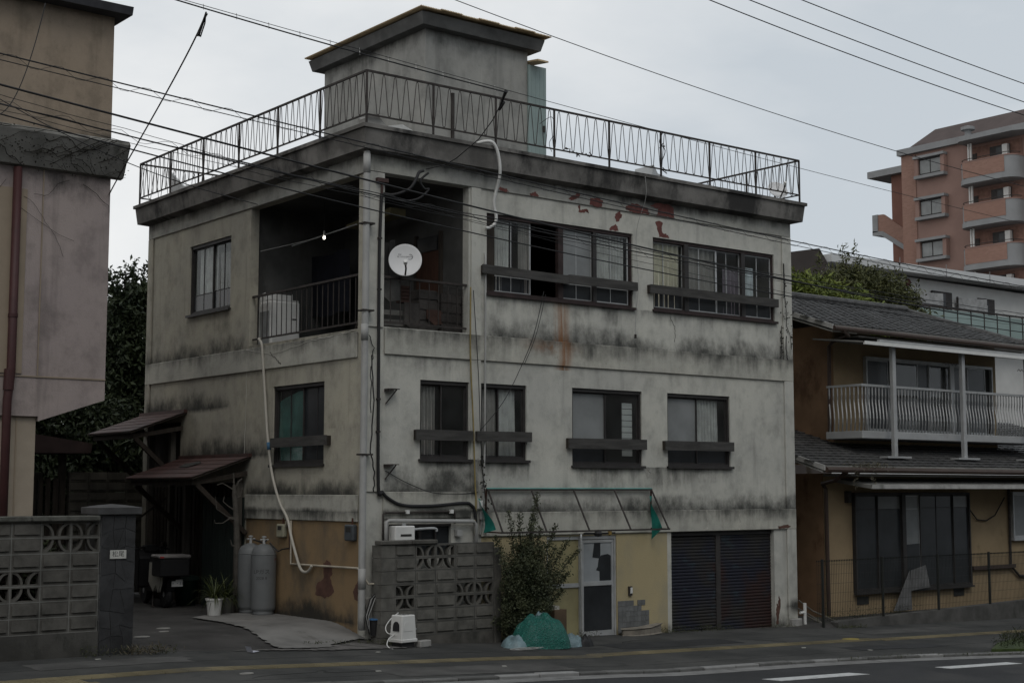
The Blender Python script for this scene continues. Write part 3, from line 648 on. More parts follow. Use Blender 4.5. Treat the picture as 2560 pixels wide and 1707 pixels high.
patch([(1.22, .88), (1.1, .93), (1.0, .89), (.94, .73), (1.01, .65), (.88, .45), (.97, .39), (1.16, .33), (1.46, .38), (1.41, .55), (1.21, .64)], 'x', -.003, peel_d); patch([(.2, .65), (.29, .54), (.33, .46), (.29, .37), (.2, .35)], 'x', -.003, peel_d)
# hairline cracks filled with pale mortar
crack_m = MAT('pale_crack', (.45, .44, .40), .9, .2, 5, 0); dcrack = MAT('open_crack', (.03, .03, .03), .9, .2, 5, 0)
def crack(pts, plane, mat, w=.005, d=-.003):
    fn = PL(plane, 0); q = []
    for a, c in zip(pts[:-1], pts[1:]):
        for t in np.linspace(0, 1, 7)[:-1]: q.append((a[0] + (c[0] - a[0]) * t + rnd.uniform(-.015, .015), a[1] + (c[1] - a[1]) * t + rnd.uniform(-.01, .01)))
    q.append(pts[-1]); MB().tube([fn(u, z, d) for u, z in q], w, 4).build('crack', mat, B)
crack([(3.85, 4.46), (2.95, 4.30), (2.4, 4.36), (1.6, 4.44), (.9, 4.46), (.3, 4.50)], 'x', crack_m, .005, -.036); crack([(3.9, 4.42), (3.88, 3.6), (3.92, 2.62)], 'x', crack_m, .005)
crack([(3.0, 4.34), (2.75, 4.20), (2.62, 4.12)], 'x', dcrack, .006, -.037); crack([(.06, 4.1), (.10, 3.4), (.06, 2.6), (.14, 2.3), (.12, 2.0)], 'y', dcrack, .012, -.027)
crack([(.02, 4.4), (.10, 4.2), (.05, 3.9), (.06, 3.2)], 'y', dcrack, .008, -.028); crack([(6.5, 5.15), (6.62, 4.95), (6.6, 4.7)], 'y', dcrack, .004)
crack([(9.62, 5.0), (9.60, 4.7), (9.64, 4.55)], 'y', dcrack, .012, -.036); crack([(5.9, 2.40), (5.98, 2.30)], 'y', crack_m, .006)
for xx in (7.35, 8.2): crack([(xx, 1.66), (xx + .02, 1.45), (xx - .01, 1.29)], 'y', crack_m, .007, -.04)

# ---- balcony railings
def rail(a, b2, z0, z1, n, mat, name):
    a, b2 = Vector(a), Vector(b2); m = MB()
    m.bar((*a.xy, z1), (*b2.xy, z1), .05, .035); o = m.build(name, mat, B)
    MB().bar((*a.xy, z0 + .03), (*b2.xy, z0 + .03), .02, .03).build('bottom_rail', mat, o)
    me = MB().box(-.006, .006, -.006, .006, z0 + .03, z1).mesh('baluster', mat)
    for k in range(1, n): p = a.lerp(b2, k / n); inst(me, 'baluster', o, loc=(p.x, p.y, 0))
    return o
rail((.06, .28, 0), (.06, 3.80, 0), 4.60, 5.38, 21, iron_m, 'balcony_railing')
rail((.27, .06, 0), (1.93, .06, 0), 4.60, 5.34, 9, iron_m, 'balcony_railing')
# ---- roof railing with bent wave bars
rr = MB(); zt, zb = 8.50, 7.81; o0 = -.164; X1, Y1 = L + .164, W + .2
for p, q in (((o0, o0), (X1, o0)), ((o0, o0), (o0, Y1)), ((X1, o0), (X1, Y1)), ((o0, Y1), (X1, Y1))):
    rr.bar((*p, zt), (*q, zt), .035, .03); rr.bar((*p, zb), (*q, zb), .025, .022)
RR = rr.build('roof_railing', iron_m, B)
pm = MB().box(-.014, .014, -.014, .014, 7.60, zt).mesh('railing_post', iron_m)
def wave_mesh(Lb, n):
    pts = []; p = Lb / n
    for k in range(n):
        x0 = k * p
        for t, h in ((0.02, .02), (.06, .0), (.10, .03), (.40, .93), (.44, .985), (.5, 1.0), (.56, .985), (.60, .93), (.90, .03), (.94, .0)):
            pts.append((x0 + t * p, 0, zb + .015 + h * (zt - zb - .04)))
    pts.append((Lb - .005, 0, zb + .04))
    return MB().tube(pts, .0065, 5).mesh('wave_bar', iron_m)
nf, nl = 8, 6; Lf, Ll = (X1 - o0) / nf, (Y1 - o0) / nl
wf, wl_ = wave_mesh(Lf, 6), wave_mesh(Ll, 7)
for k in range(nf + 1):
    for y in (o0, Y1): inst(pm, 'railing_post', RR, loc=(o0 + Lf * k, y, 0))
for k in range(1, nl):
    for x in (o0, X1): inst(pm, 'railing_post', RR, loc=(x, o0 + Ll * k, 0))
for k in range(nf):
    for y in (o0, Y1): inst(wf, 'wave_bar', RR, loc=(o0 + Lf * k, y, 0))
for k in range(nl):
    for x in (o0, X1): inst(wl_, 'wave_bar', RR, Matrix.Translation((x, o0 + Ll * k, 0)) @ Matrix.Rotation(R(90), 4, 'Z'))
# ---- stair tower on the roof
T = MB().box(2.44, 4.78, 2.0, 5.48, 7.45, 10.26).build('stair_tower', tower_m, B)
e = MB().ring((2.44, 4.78, 2.0, 5.48), [(-.05, 10.24), (.18, 10.25), (.235, 10.46), (-.9, 10.50)]); e.quad((3.3, 2.9, 10.49), (3.9, 2.9, 10.49), (3.9, 4.6, 10.49), (3.3, 4.6, 10.49))
e.build('tower_eave', MAT('tower_fascia', (.10, .10, .097), .95, .35, 2, .4, 30, .008), T)
tan_m = MAT('tan_corrugated_sheet', (.50, .38, .23), .7, .2, 3, .1)
for k in range(7):   # overlapping corrugated sheets, slightly uneven at the edge
    x0 = 2.11 + k * .42; x1 = x0 + .46; dz = .006 * (k % 2) + .002 * k
    MB().grid(lambda a, c: (x0 + (x1 - x0) * a, 1.66 - .03 * (k % 2) + 4.06 * c, 10.512 + dz + .006 * math.sin(a * 6.283 * 13)), 104, 1).build('roof_sheet', tan_m, T).modifiers.new('thick', 'SOLIDIFY').thickness = .014
gdoor = MAT('pale_green_steel', (.23, .29, .28), .5, .12, 2, .1)
d = MB(); d.box(4.77, 5.20, 1.955, 1.99, 7.75, 10.0)
for k in range(4): d.box(4.84 + .1 * k, 4.86 + .1 * k, 1.952, 1.96, 7.8, 9.95)
do = d.build('tower_door', gdoor, T); box('handle', iron_m, do, 5.12, 5.16, 1.93, 1.96, 8.75, 8.87)
MB().prism([(1.70, 10.02), (2.4, 10.10), (2.4, 10.13), (1.70, 10.05)], lambda u, v, dd: (dd, u, v), 4.79, 5.05).build('door_hood', tan_m, T)
box('wall_pipe', iron_m, T, 3.0, 3.05, 1.95, 1.99, 7.6, 9.15)
# ---- parapet cap rubble at the roof corner
MB().prism([(-.12, 7.62), (.28, 7.62), (.05, 7.84), (-.1, 7.80)], PL('y', -.12), 0, .26).build('corner_rubble', conc_m, B, bevel=.02)

# ---- red entrance canopies on the left wall
wood_md = MAT('grey_timber_post', (.075, .068, .058), .85, .3, 3, .4, 30, .005, sc=(6, 6, 1))
def canopy(y0, y1, zr, zo, xo, nb, label):

    f = lambda x, d: zr + (zr - zo) * x / xo + d

    sk = MB()
    sk.v += [(0, y0, f(0, 0)), (0, y1, f(0, 0)), (-xo, y1, f(-xo, 0)), (-xo, y0, f(-xo, 0))] + [(0, y0, f(0, -.035)), (0, y1, f(0, -.035)), (-xo, y1, f(-xo, -.035)), (-xo, y0, f(-xo, -.035))]
    sk.f += [(0, 1, 2, 3), (7, 6, 5, 4), (0, 3, 7, 4), (1, 5, 6, 2), (2, 6, 7, 3), (0, 4, 5, 1)]
    o = sk.build('entrance_canopy', wood_dk, B)
    for k in range(nb):   # lapped metal courses
        a, b2 = -xo * (nb - k) / nb - .012, -xo * (nb - k - 1) / nb
        m = MB().quad((a, y0 - .02, f(a, .016)), (a, y1 + .02, f(a, .016)), (b2, y1 + .02, f(b2, .005)), (b2, y0 - .02, f(b2, .005)))
        m.quad((a, y0 - .02, f(a, .016)), (a, y1 + .02, f(a, .016)), (a, y1 + .02, f(a, -.004)), (a, y0 - .02, f(a, -.004))); m.build('roof_course', redroof_m, o)
    m = MB(); m.box(-.07, -.002, y0 - .02, y1 + .02, zr - .02, zr + .045); m.build('flashing', redroof_m, o)
    m = MB(); m.bar((-xo + .1, y0 + .1, f(-xo, -.08)), (-xo + .1, y1 - .1, f(-xo, -.08)), .09, .09)
    m.bar((-.03, y0 + .12, f(0, -.30)), (-xo + .08, y0 + .12, f(-xo, -.09)), .06, .08); m.bar((-.03, y1 - .12, f(0, -.30)), (-xo + .08, y1 - .12, f(-xo, -.09)), .06, .08); m.build('beam', wood_dk, o)
    for yy in (y0 + .12, y1 - .12): MB().bar((-xo + .14, yy, f(-xo, -.12)), (-.03, yy, zo - .95), .07, .08).build('brace', wood_dk, o)
    return o
cn = canopy(3.66, 6.35, 2.61, 2.235, 1.1, 5, '')
MB().prism([(-.62, 4.9), (-.40, 4.75), (-.30, 5.0), (-.42, 5.35), (-.60, 5.25)], lambda u, v, d: (u, v, 2.61 - .34 * (-u) + .024 + d), 0, .004).build('roof_hole', dark_room, cn)
canopy(6.2, 8.15, 3.475, 3.085, 1.1, 5, '')
# posts and entrance under the canopy
for q, h in (((-.10, 7.52), 3.1), ((-.10, 6.58), 3.1), ((-.10, 5.92), 2.25), ((-.10, 3.92), 2.3)): MB().bar((*q, zlot(*q)), (*q, h), .10, .10).build('post', wood_md, cn)
en = MB().box(.08, .12, 4.05, 7.80, -.1, 3.30).build('entrance', wood_dk, B)
for k in range(25): box('door_slat', wood_dk, en, .05, .078, 4.10 + .15 * k, 4.19 + .15 * k, -.05, 2.08)
gd = MAT('dark_green_boards', (.022, .032, .028), .8, .3, 3, .3, sc=(6, 6, 1))
for k in range(12): box('board', gd, en, -.028 - .004 * (k % 2), -.004, 4.0 + .13 * k - .15, 4.118 + .13 * k - .15, -.05, 1.90)
# ---- shop awning frame with green cloth scraps
af = MB(); zt2, zo2, yo = 2.03, 1.355, -.62
af.bar((2.26, -.05, zt2), (5.95, -.05, zt2), .03, .035); AF = af.build('awning_frame', iron_m, B)
MB().bar((2.27, -.052, zt2 + .024), (5.94, -.052, zt2 + .024), .030, .016).build('teal_edge', MAT('pale_teal_edge', (.16, .42, .38), .5), AF)
MB().bar((2.12, yo, zo2), (5.82, yo, zo2), .028, .028).build('front_bar', iron_m, AF)
for x in (2.30, 3.20, 4.12, 5.05, 5.94):
    MB().bar((x, -.05, zt2), (x - .14, yo, zo2), .022, .022).build('rafter', iron_m, AF)
for x in (2.27, 5.94): MB().bar((x, -.01, zo2), (x - .13, yo, zo2), .022, .022).build('side_bar', rust_m, AF); MB().bar((x, -.02, zo2), (x, -.04, zt2), .022, .022).build('upright', rust_m, AF)
MB().grid(lambda a, c: (2.20 + .03 * math.sin(c * 6) - .1 * a, -.06 - .46 * a * (1 - c), 1.34 + (.06 * a) + (.50 - .0 * a) * c), 8, 10).build('cloth_scrap', green_m, AF, smooth=True)
MB().grid(lambda a, c: (5.92 - .06 * a - .02 * math.sin(c * 9), -.06 - .34 * a * (1 - c) - .03 * math.sin(c * 8), 1.16 + .76 * c + .2 * a * (1 - c)), 8, 12).build('cloth_scrap', green_m, AF, smooth=True)
# ---- pipes, conduits, cables fixed to the walls
def pipe(name, pts, r, mat, parent=B, seg=10): return MB().tube(cr(pts) if len(pts) > 2 and name not in ('gas_pipe', 'lagged_pipe', 'steel_pipe') else pts, r, seg).build(name, mat, parent, smooth=True)
dp = pipe('drainpipe', [(-.10, -.09, 7.24), (-.105, -.10, 6.9), (-.11, -.10, 4.5), (-.12, -.10, 2.0), (-.12, -.10, -.06)], .052, pvc_m, seg=14)
pipe('pipe_collar', [(-.105, -.10, 7.20), (-.105, -.10, 6.90)], .058, pvc_m, dp); pipe('pipe_collar', [(-.115, -.10, 4.55), (-.115, -.10, 4.30)], .057, pvc_m, dp); pipe('pipe_collar', [(-.12, -.10, .85), (-.12, -.10, .55)], .060, pvc_m, dp)
for z in (6.1, 4.75, 2.55): MB().box(-.18, .02, -.16, .0, z, z + .025).build('pipe_clip', iron_m, dp)
pipe('wall_cable', [(.20, -.05, 6.62), (.17, -.05, 5.6), (.175, -.05, 4.02), (.19, -.05, 2.11), (.26, -.05, 2.0), (.39, -.05, 1.89), (.66, -.055, 1.79), (1.2, -.055, 1.78), (1.80, -.055, 1.82), (1.95, -.055, 1.79), (2.03, -.055, 1.68), (2.06, -.055, 1.40)], .026, cable_m)
for z in (5.9, 5.1, 3.4, 2.9): box('cable_clip', iron_m, B, .145, .205, -.075, -.028, z, z + .03)
pipe('white_hose', [(1.98, -.10, 7.66), (2.08, -.22, 7.70), (2.20, -.30, 7.68), (2.30, -.31, 7.50), (2.36, -.28, 7.20), (2.38, -.16, 6.95), (2.37, -.10, 6.72), (2.42, -.10, 6.52), (2.41, -.08, 6.40), (2.33, -.05, 6.33), (2.25, -.05, 6.31)], .026, white_m)
ho = pipe('cream_hose', [(.02, 3.45, 4.62), (-.06, 3.35, 4.60), (-.06, 3.25, 4.50), (-.06, 3.20, 4.23), (-.06, 3.03, 3.13), (-.06, 2.95, 2.76), (-.06, 2.81, 2.28), (-.06, 2.55, 1.83), (-.06, 2.28, 1.56), (-.07, 2.11, 1.24), (-.07, 1.90, .88), (-.07, 1.80, .76), (-.07, 1.68, .72), (-.07, 1.55, .75), (-.07, 1.46, .83)], .023, hose_m)
pipe('hose_joint', [(-.06, 2.96, 2.82), (-.06, 2.93, 2.70)], .033, MAT('blue_tape', (.05, .14, .24), .6), ho)
pipe('gas_pipe', [(-.035, 2.36, 1.42), (-.035, 2.36, 1.52), (-.035, 2.20, 1.53), (-.035, 2.19, .83), (-.035, 1.2, .835), (-.035, .15, .845), (-.03, -.14, .62), (.45, -.22, .62)], .017, MAT('cream_gas_pipe', (.40, .36, .29), .5))
pipe('gas_pipe', [(-.03, 2.26, 1.50), (-.03, 2.24, 1.06)], .015, rust_m)
yp = pipe('yellow_conduit', [(1.93, -.06, 5.3), (1.93, -.06, 4.2), (1.99, -.06, 3.12), (2.03, -.06, 2.14), (2.05, -.06, 1.85), (2.02, -.06, 1.3)], .013, MAT('yellow_conduit', (.24, .19, .075), .6)); pipe('grey_conduit', [(2.25, -.035, 5.9), (2.24, -.045, 4.13), (2.23, -.045, 2.64), (2.19, -.045, 1.69), (2.14, -.045, 1.3)], .016, pvc_m)
box('junction_box', white_m, B, 2.09, 2.16, -.09, -.03, 1.73, 1.86); box('junction_box', pvc_m, B, 2.13, 2.21, -.10, -.04, 1.56, 1.69)
pipe('thin_cord', [(1.97, -.08, 5.25), (2.06, -.10, 3.9), (2.10, -.10, 3.0), (2.16, -.08, 2.4)], .007, cable_m); pipe('thin_cord', [(3.42, -.12, 5.35), (3.2, -.12, 4.6), (2.9, -.12, 4.0), (2.55, -.12, 3.45), (2.1, -.1, 2.98)], .006, cable_m); pipe('thin_cord', [(3.46, -.12, 5.30), (3.25, -.12, 4.6), (3.0, -.12, 4.1)], .005, cable_m)
pipe('thin_cord', [(.34, -.02, 2.32), (.7, -.03, 2.15), (1.2, -.03, 1.99), (1.7, -.03, 1.96), (2.1, -.04, 1.99)], .006, cable_m)
pipe('hanging_cord', [(5.62, -.30, 7.58), (5.64, -.29, 7.2), (5.62, -.06, 6.6), (5.62, -.10, 5.7), (5.60, -.06, 5.2), (5.58, -.05, 4.75)], .0045, pvc_m, seg=5); box('cord_weight', iron_m, B, 5.565, 5.595, -.07, -.04, 4.70, 4.77)
# steel brackets on the corner
for z in (3.57, 2.41):
    m = MB(); m.box(.31, .50, -.16, -.005, z, z + .012); m.box(.31, .335, -.16, -.005, z - .03, z); m.bar((.48, -.10, z), (.33, -.02, z - .22), .02, .02); m.build('wall_bracket', iron_m, B)
# white gas water heater pipes above the block wall
pipe('lagged_pipe', [(.31, -.10, 1.1), (.31, -.10, 1.54), (.36, -.10, 1.56), (1.98, -.09, 1.53), (2.03, -.09, 1.48), (2.03, -.09, 1.0)], .032, pvc_m)
pipe('steel_pipe', [(.27, -.07, 1.1), (.27, -.07, 1.66), (.31, -.07, 1.68), (1.60, -.06, 1.69), (1.63, -.06, 1.66), (1.63, -.06, 1.5)], .015, iron_m)
for x in (.68, 1.52): box('valve', white_m, B, x, x + .06, -.10, -.05, 1.66, 1.72)
box('outlet_box', pvc_m, B, 1.66, 1.76, -.09, -.004, 1.30, 1.40)
pipe('flue_pipe', [(.80, -.10, 1.42), (1.2, -.10, 1.43), (1.25, -.10, 1.38)], .022, alum_m)
# doorbell and shop lamp
box('doorbell', iron_m, B, 5.40, 5.48, -.03, -.003, .20, .36); box('bell_cover', white_m, B, 5.43, 5.475, -.04, -.031, .24, .34)
lamp = MB().lathe([(.0, 0), (.06, .01), (.075, .06), (.04, .11), (.0, .12)], (4.45, -.30, 1.24), 12).build('porch_lamp', cable_m, B)
MB().bar((4.15, -.28, 1.30), (4.85, -.28, 1.30), .025, .025).build('arm', cable_m, lamp); MB().bar((4.40, -.01, 1.30), (4.40, -.3, 1.30), .04, .02).build('arm', cable_m, lamp); MB().lathe([(0, -.05), (.035, -.03), (.035, .03), (0, .05)], (4.73, -.28, 1.30), 10).build('cap', MAT('brass_cap', (.25, .17, .05), .5), lamp)
pipe('door_conduit', [(4.30, -.03, 1.28), (4.30, -.04, .6), (4.31, -.04, -.5)], .018, alum_m)
# low socket by the shutter pier, white standpipe
box('pier_foot', conc_m, B, 9.56, 9.86, -.10, .04, -.62, -.42, bevel=.015)
# rooftop odds
for s, zz in (((4.15, -.20), 7.80), ((3.92, -.19), 7.86), ((6.18, -.18), 8.22), ((6.20, -.19), 7.80), ((4.4, -.18), 7.83)):
    k = MB(); 
    for q in range(4): k.bar((s[0] + rnd.uniform(-.08, .08), s[1], zz + rnd.uniform(-.06, .06)), (s[0] + rnd.uniform(-.08, .08), s[1] + .01, zz + rnd.uniform(-.08, .08)), .012, .012)
    k.build('tangled_wire', iron_m, B)
pipe('railing_wire', [(3.3, -.17, 8.2), (3.55, -.19, 8.35), (3.62, -.18, 8.1), (3.5, -.18, 7.9), (3.55, -.18, 7.75)], .005, cable_m); pipe('railing_wire', [(6.19, -.18, 8.5), (6.10, -.18, 8.3), (6.22, -.2, 8.15), (6.12, -.18, 7.9)], .008, cable_m)
# service entry: insulators and looped cables under the eave
m = MB(); m.box(.10, .30, -.10, -.028, 6.80, 6.86); m.bar((.20, -.06, 6.86), (.20, -.06, 6.62), .03, .03); m.build('service_bracket', MAT('red_brown_clip', (.065, .038, .034), .7), B)
pipe('service_loop', [(.22, -.08, 6.62), (.34, -.2, 6.60), (.55, -.30, 6.70), (.66, -.32, 6.86), (.72, -.32, 6.98), (.80, -.33, 7.02)], .024, cable_m); pipe('service_loop', [(.22, -.06, 6.60), (.5, -.22, 6.52), (.75, -.28, 6.58), (.92, -.3, 6.74), (.84, -.3, 6.74), (.76, -.30, 6.86), (.90, -.32, 7.0)], .018, cable_m)
# creeper stems near the right edge of the front
cr_m = MAT('dry_creeper', (.022, .020, .016), .9)
def creeper(pts, plane, r=.008, spread=.05, nleaf=30, d=-.05):
    fn = PL(plane, 0); q = [fn(u + rnd.uniform(-.012, .012), z, d) for u, z in pts]; o = MB().tube(q, r, 5).build('creeper_stem', cr_m, B)
    P = []
    for k in range(nleaf):
        t = rnd.random() * (len(pts) - 1); i = int(t); a, c = pts[i], pts[min(i + 1, len(pts) - 1)]; f = t - i
        P.append(fn(a[0] + (c[0] - a[0]) * f + rnd.gauss(0, spread), a[1] + (c[1] - a[1]) * f + rnd.gauss(0, spread), d - rnd.random() * .03))
    leaves('creeper_leaves', cr_m, o, P, .045, .7, seed=len(P))
creeper([(9.55, 6.42), (9.545, 6.0), (9.56, 5.75)], 'y', .012, .015, 14, -.06); creeper([(9.57, 5.75), (9.60, 5.5), (9.62, 5.2), (9.72, 5.0), (9.74, 4.75)], 'y', .006, .05, 34, -.05); creeper([(9.50, 5.2), (9.47, 4.9), (9.48, 4.6)], 'y', .007, .02, 36, -.02)
creeper([(2.12, 2.5), (2.16, 2.2), (2.20, 1.9), (2.24, 1.7)], 'y', .008, .04, 60, -.10)

# ------------------------------------------------------------------ things on and around the building
def WM():
    t = thing('washing_machine', 'white washing machine standing behind the bars of the corner balcony', 'washing machine', loc=(.17, 3.36, 4.40))
    m = MB(); m.box(0, .58, 0, .46, 0, .90); m.build('cabinet', white_m, t, bevel=.03)
    box('side_panel', MAT('grey_panel', (.23, .24, .24), .5), t, -.006, -.001, .06, .40, .10, .72)
    m = MB(); m.prism([(0, .90), (.20, .90), (.20, 1.05), (.03, 1.02)], lambda u, v, d: (d, .46 - u, v), .02, .56); m.build('control_panel', white_m, t, bevel=.01)
    box('lid', MAT('washer_lid', (.50, .50, .48), .4), t, .03, .55, .02, .24, .902, .925); box('handle', iron_m, t, .42, .50, -.008, -.001, .58, .60)
WM()
def dish(name, label, c, d, r, parentless=True, text=True):
    t = thing(name, label, 'satellite dish', loc=c); d = Vector(d).normalized(); q = d.to_track_quat('Z', 'Y').to_matrix().to_4x4()
    prof = [(r * k / 8, .16 * r * (k / 8) ** 2) for k in range(0, 9)]; prof[0] = (.002, 0)
    prof += [(r + .006, .16 * r), (r + .004, .16 * r - .012)] + [(r * k / 6, .16 * r * (k / 6) ** 2 - .014) for k in (5, 3, 1)]
    MB().lathe(prof, seg=40, M=q).build('reflector', MAT('dish_grey_white', (.66, .66, .66), .5, .05, 2, 0), t, smooth=True)
    f = lambda x, y, z: tuple(q @ Vector((x, y, z)))
    MB().tube([f(0, -r * .98, .0), f(.01, -r * .75, .20), f(.0, -r * .50, .30)], .014, 8).build('feed_arm', iron_m, t)
    MB().tube([f(0, -r * .52, .28), f(0, -r * .42, .34)], .030, 12).build('receiver', white_m, t)
    m = MB(); m.tube([f(0, 0, -.03), f(0, -.02, -.12), (0, .12, -.28)], .022, 8); m.build('mount', iron_m, t)
    if text:
        ink = MAT('dish_print', (.03, .03, .04), .6, 0, 1, 0)
        pr = lambda x, y: f(x, y + .06, .16 * r * ((x * x + (y + .06) ** 2) / r ** 2) + .003)
        lettering('BS 110 CS DIGITAL', .030, ink, t, pr); lettering('DX', .034, ink, t, lambda x, y: pr(x - .085, y + .034))
        MB().tube([pr(.075 + .04 * math.cos(a), .0 + .04 * math.sin(a)) for a in np.linspace(-2.2, 1.9, 16)], .0035, 4).build('printed_ring', ink, t)
    return t
dish('satellite_dish', 'white satellite dish fixed to the corner balcony railing', (.62, -.10, 5.60), (-.54, -.82, .14), .255)
dish('satellite_dish', 'small grey satellite dish at the far right corner of the roof', (9.45, -.02, 7.86), (-.30, -.80, .52), .20, text=False)
# lit bulb and laundry pole in the balcony
bm = bpy.data.materials.new('lit_bulb'); bm.use_nodes = True; bb = bm.node_tree.nodes['Principled BSDF']; bb.inputs['Emission Color'].default_value = (1, .93, .80, 1); bb.inputs['Emission Strength'].default_value = 3
t = thing('balcony_lamp', 'bare lit bulb hanging inside the dark corner balcony', 'lamp', loc=(.9, 2.84, 6.40))
MB().lathe([(.004, -.035), (.02, -.025), (.024, 0), (.018, .03), (.014, .06)], seg=14).build('bulb', bm, t, smooth=True); MB().tube([(0, 0, .06), (0, .0, .62)], .006, 6).build('cord', cable_m, t); MB().lathe([(.016, .05), (.02, .10), (.012, .12)], seg=10).build('socket', white_m, t)
tag(MB().tube([(.75, 1.55, 6.43), (.7, 3.6, 6.33)], .012, 8).build('laundry_pole', alum_m), 'thin metal laundry pole slung across the corner balcony', 'pole')
tag(MB().tube([(.16, 3.75, 6.20), (.45, 3.2, 6.28), (.72, 2.7, 6.36)], .006, 6).build('washing_line', pvc_m), 'slack line tied from the balcony pillar to the laundry pole', 'line')
tag(MB().prism([(1.2, 6.72), (2.6, 6.62), (2.6, 6.56), (1.2, 6.60)], lambda u, v, d: (d, u, v), 1.2, 1.5).build('bamboo_blind', MAT('rolled_blind', (.18, .16, .09), .9)), 'rolled bamboo blind hung under the balcony ceiling', 'blind')
# boards and junk stacked behind the front balcony railing
jm = [MAT('junk_a', (.10, .097, .09), .9, .4, 4), MAT('junk_b', (.055, .05, .046), .9, .4, 4), MAT('junk_c', (.062, .034, .026), .9, .4, 4), MAT('junk_d', (.19, .185, .17), .9, .3, 4)]
J = [('board', 'grey torn board leaning behind the balcony railing under the dish', (.35, .70, .16, .19, 4.98, 5.30), 0), ('crate', 'small red-brown crate behind the balcony railing beside the torn board', (.72, .90, .16, .3, 4.98, 5.26), 2), ('board', 'dark square board behind the balcony railing with a pale edge strip', (.78, 1.05, .14, .16, 4.55, 4.98), 1),
     ('crate', 'grey slatted crate behind the middle of the balcony railing', (1.08, 1.45, .18, .45, 4.40, 5.24), 1), ('plank', 'long grey plank lying low behind the balcony railing', (.30, 1.88, .20, .24, 4.60, 4.72), 0), ('crate', 'dark wire crate behind the balcony railing next to the pilaster', (1.50, 1.88, .14, .5, 4.40, 5.20), 1),
     ('plank', 'weathered plank lying across the junk behind the balcony railing', (.40, 1.80, .26, .30, 4.78, 4.88), 3), ('board', 'brown board standing in the junk behind the balcony railing', (1.22, 1.52, .15, .17, 4.66, 4.90), 2)]
for n, lb, c, k in J:
    o = MB(); x0, x1, y0, y1, z0, z1 = c
    if n == 'crate':
        for q in range(5): zz = z0 + (z1 - z0) * q / 5; o.box(x0, x1, y0, y1, zz, zz + (z1 - z0) / 5 * .78)
        o.box(x0 + .01, x1 - .01, y0 + .015, y1 - .015, z0, z1 - .02)
    else: o.prism([(x0, z0), (x1, z0 + .02), (x1 - .01, z1), (x0 + .06, z1 - .03)] if n == 'plank' else [(x0, z0 + .1), (x0 + .15, z0), (x1, z0 + .03), (x1, z1), (x0, z1)], PL('y', 0), y0, y1)
    tag(o.build(n, jm[k], bevel=.004), lb, n)
tag(MB().tube([(.35, 1.0, 4.40), (.60, .55, 5.9)], .025, 6).build('leaning_pole', wood_dk), 'dark pole leaning inside the corner balcony beside the drainpipe', 'pole')
# mesh panel and hanging clutter in the balcony
m = MB()
for k in range(9): m.box(1.46 + .05 * k, 1.464 + .05 * k, .095, .099, 4.62, 5.28)
for k in range(14): m.box(1.45, 1.90, .10, .104, 4.62 + .05 * k, 4.624 + .05 * k)
tag(m.build('wire_rack', iron_m), 'rusty wire rack tied behind the balcony railing by the pilaster', 'rack')
for k, (y, z, l, lb) in enumerate(((.55, 6.0, .5, 'dark cloth hanging in the balcony beside the drainpipe'), (1.1, 6.25, .7, 'dark garment hanging from the laundry pole'), (3.3, 6.2, 1.1, 'blue-black sheet hanging at the back of the balcony'))):
    w_ = .3 if k < 2 else 1.4
    tag(MB().grid(lambda a, c: (.75 + .5 * (k == 2) + .03 * math.sin(a * 14 + k), y - w_ / 2 + w_ * a, z - l * c + .02 * math.sin(a * 9)), 20, 4).build('hanging_cloth', MAT('cloth_%s' % 'abc'[k], ((.03, .03, .03), (.05, .05, .055), (.009, .010, .016))[k], .95), smooth=True), lb, 'cloth')
# white sheets left on the roof
sheet_m = MAT('white_roof_sheet', (.55, .57, .58), .6, .12, 2, .1)
def roof_sheet(lb, y0, y1, x, h, sd):
    rg = random.Random(sd); ph = rg.uniform(0, 6)
    f = lambda a, c: (x + .9 * c, y0 + (y1 - y0) * a, 7.52 + h * max(0, math.sin(a * 3.1) * (1 - c * .3) * (.6 + .4 * math.sin(a * 5 + ph))) * (1 - abs(2 * c - 1) ** 3))
    tag(MB().grid(f, 16, 8).build('roof_tarp', sheet_m, smooth=False), lb, 'tarp')
roof_sheet('crumpled white tarp on the roof beside the left railing', 4.3, 6.4, .25, .40, 1); roof_sheet('low white sheet on the roof just left of the stair tower', 1.2, 3.6, .2, .17, 2)
tag(MB().prism([(7.75, 7.50), (7.95, 8.42), (7.2, 7.95), (6.3, 7.9), (6.9, 7.5)], lambda u, v, d: (d, u, v), .30, .34).build('roof_panel', MAT('translucent_panel', (.42, .43, .43), .5)), 'grey torn panel propped behind the railing at the left roof end', 'panel')
tag(MB().prism([(6.1, 7.5), (6.22, 7.95), (6.32, 7.8), (6.85, 7.72), (7.1, 7.55)], PL('y', .1), 0, .5).build('roof_bundle', sheet_m), 'small white bundle on the roof behind the front railing', 'bundle')
tag(MB().prism([(.35, 7.5), (1.15, 7.5), (1.1, 7.74), (.75, 7.86), (.5, 7.80)], PL('y', .2), 0, .6).build('roof_crate', white_m), 'pale box on the roof in front of the stair tower', 'box')

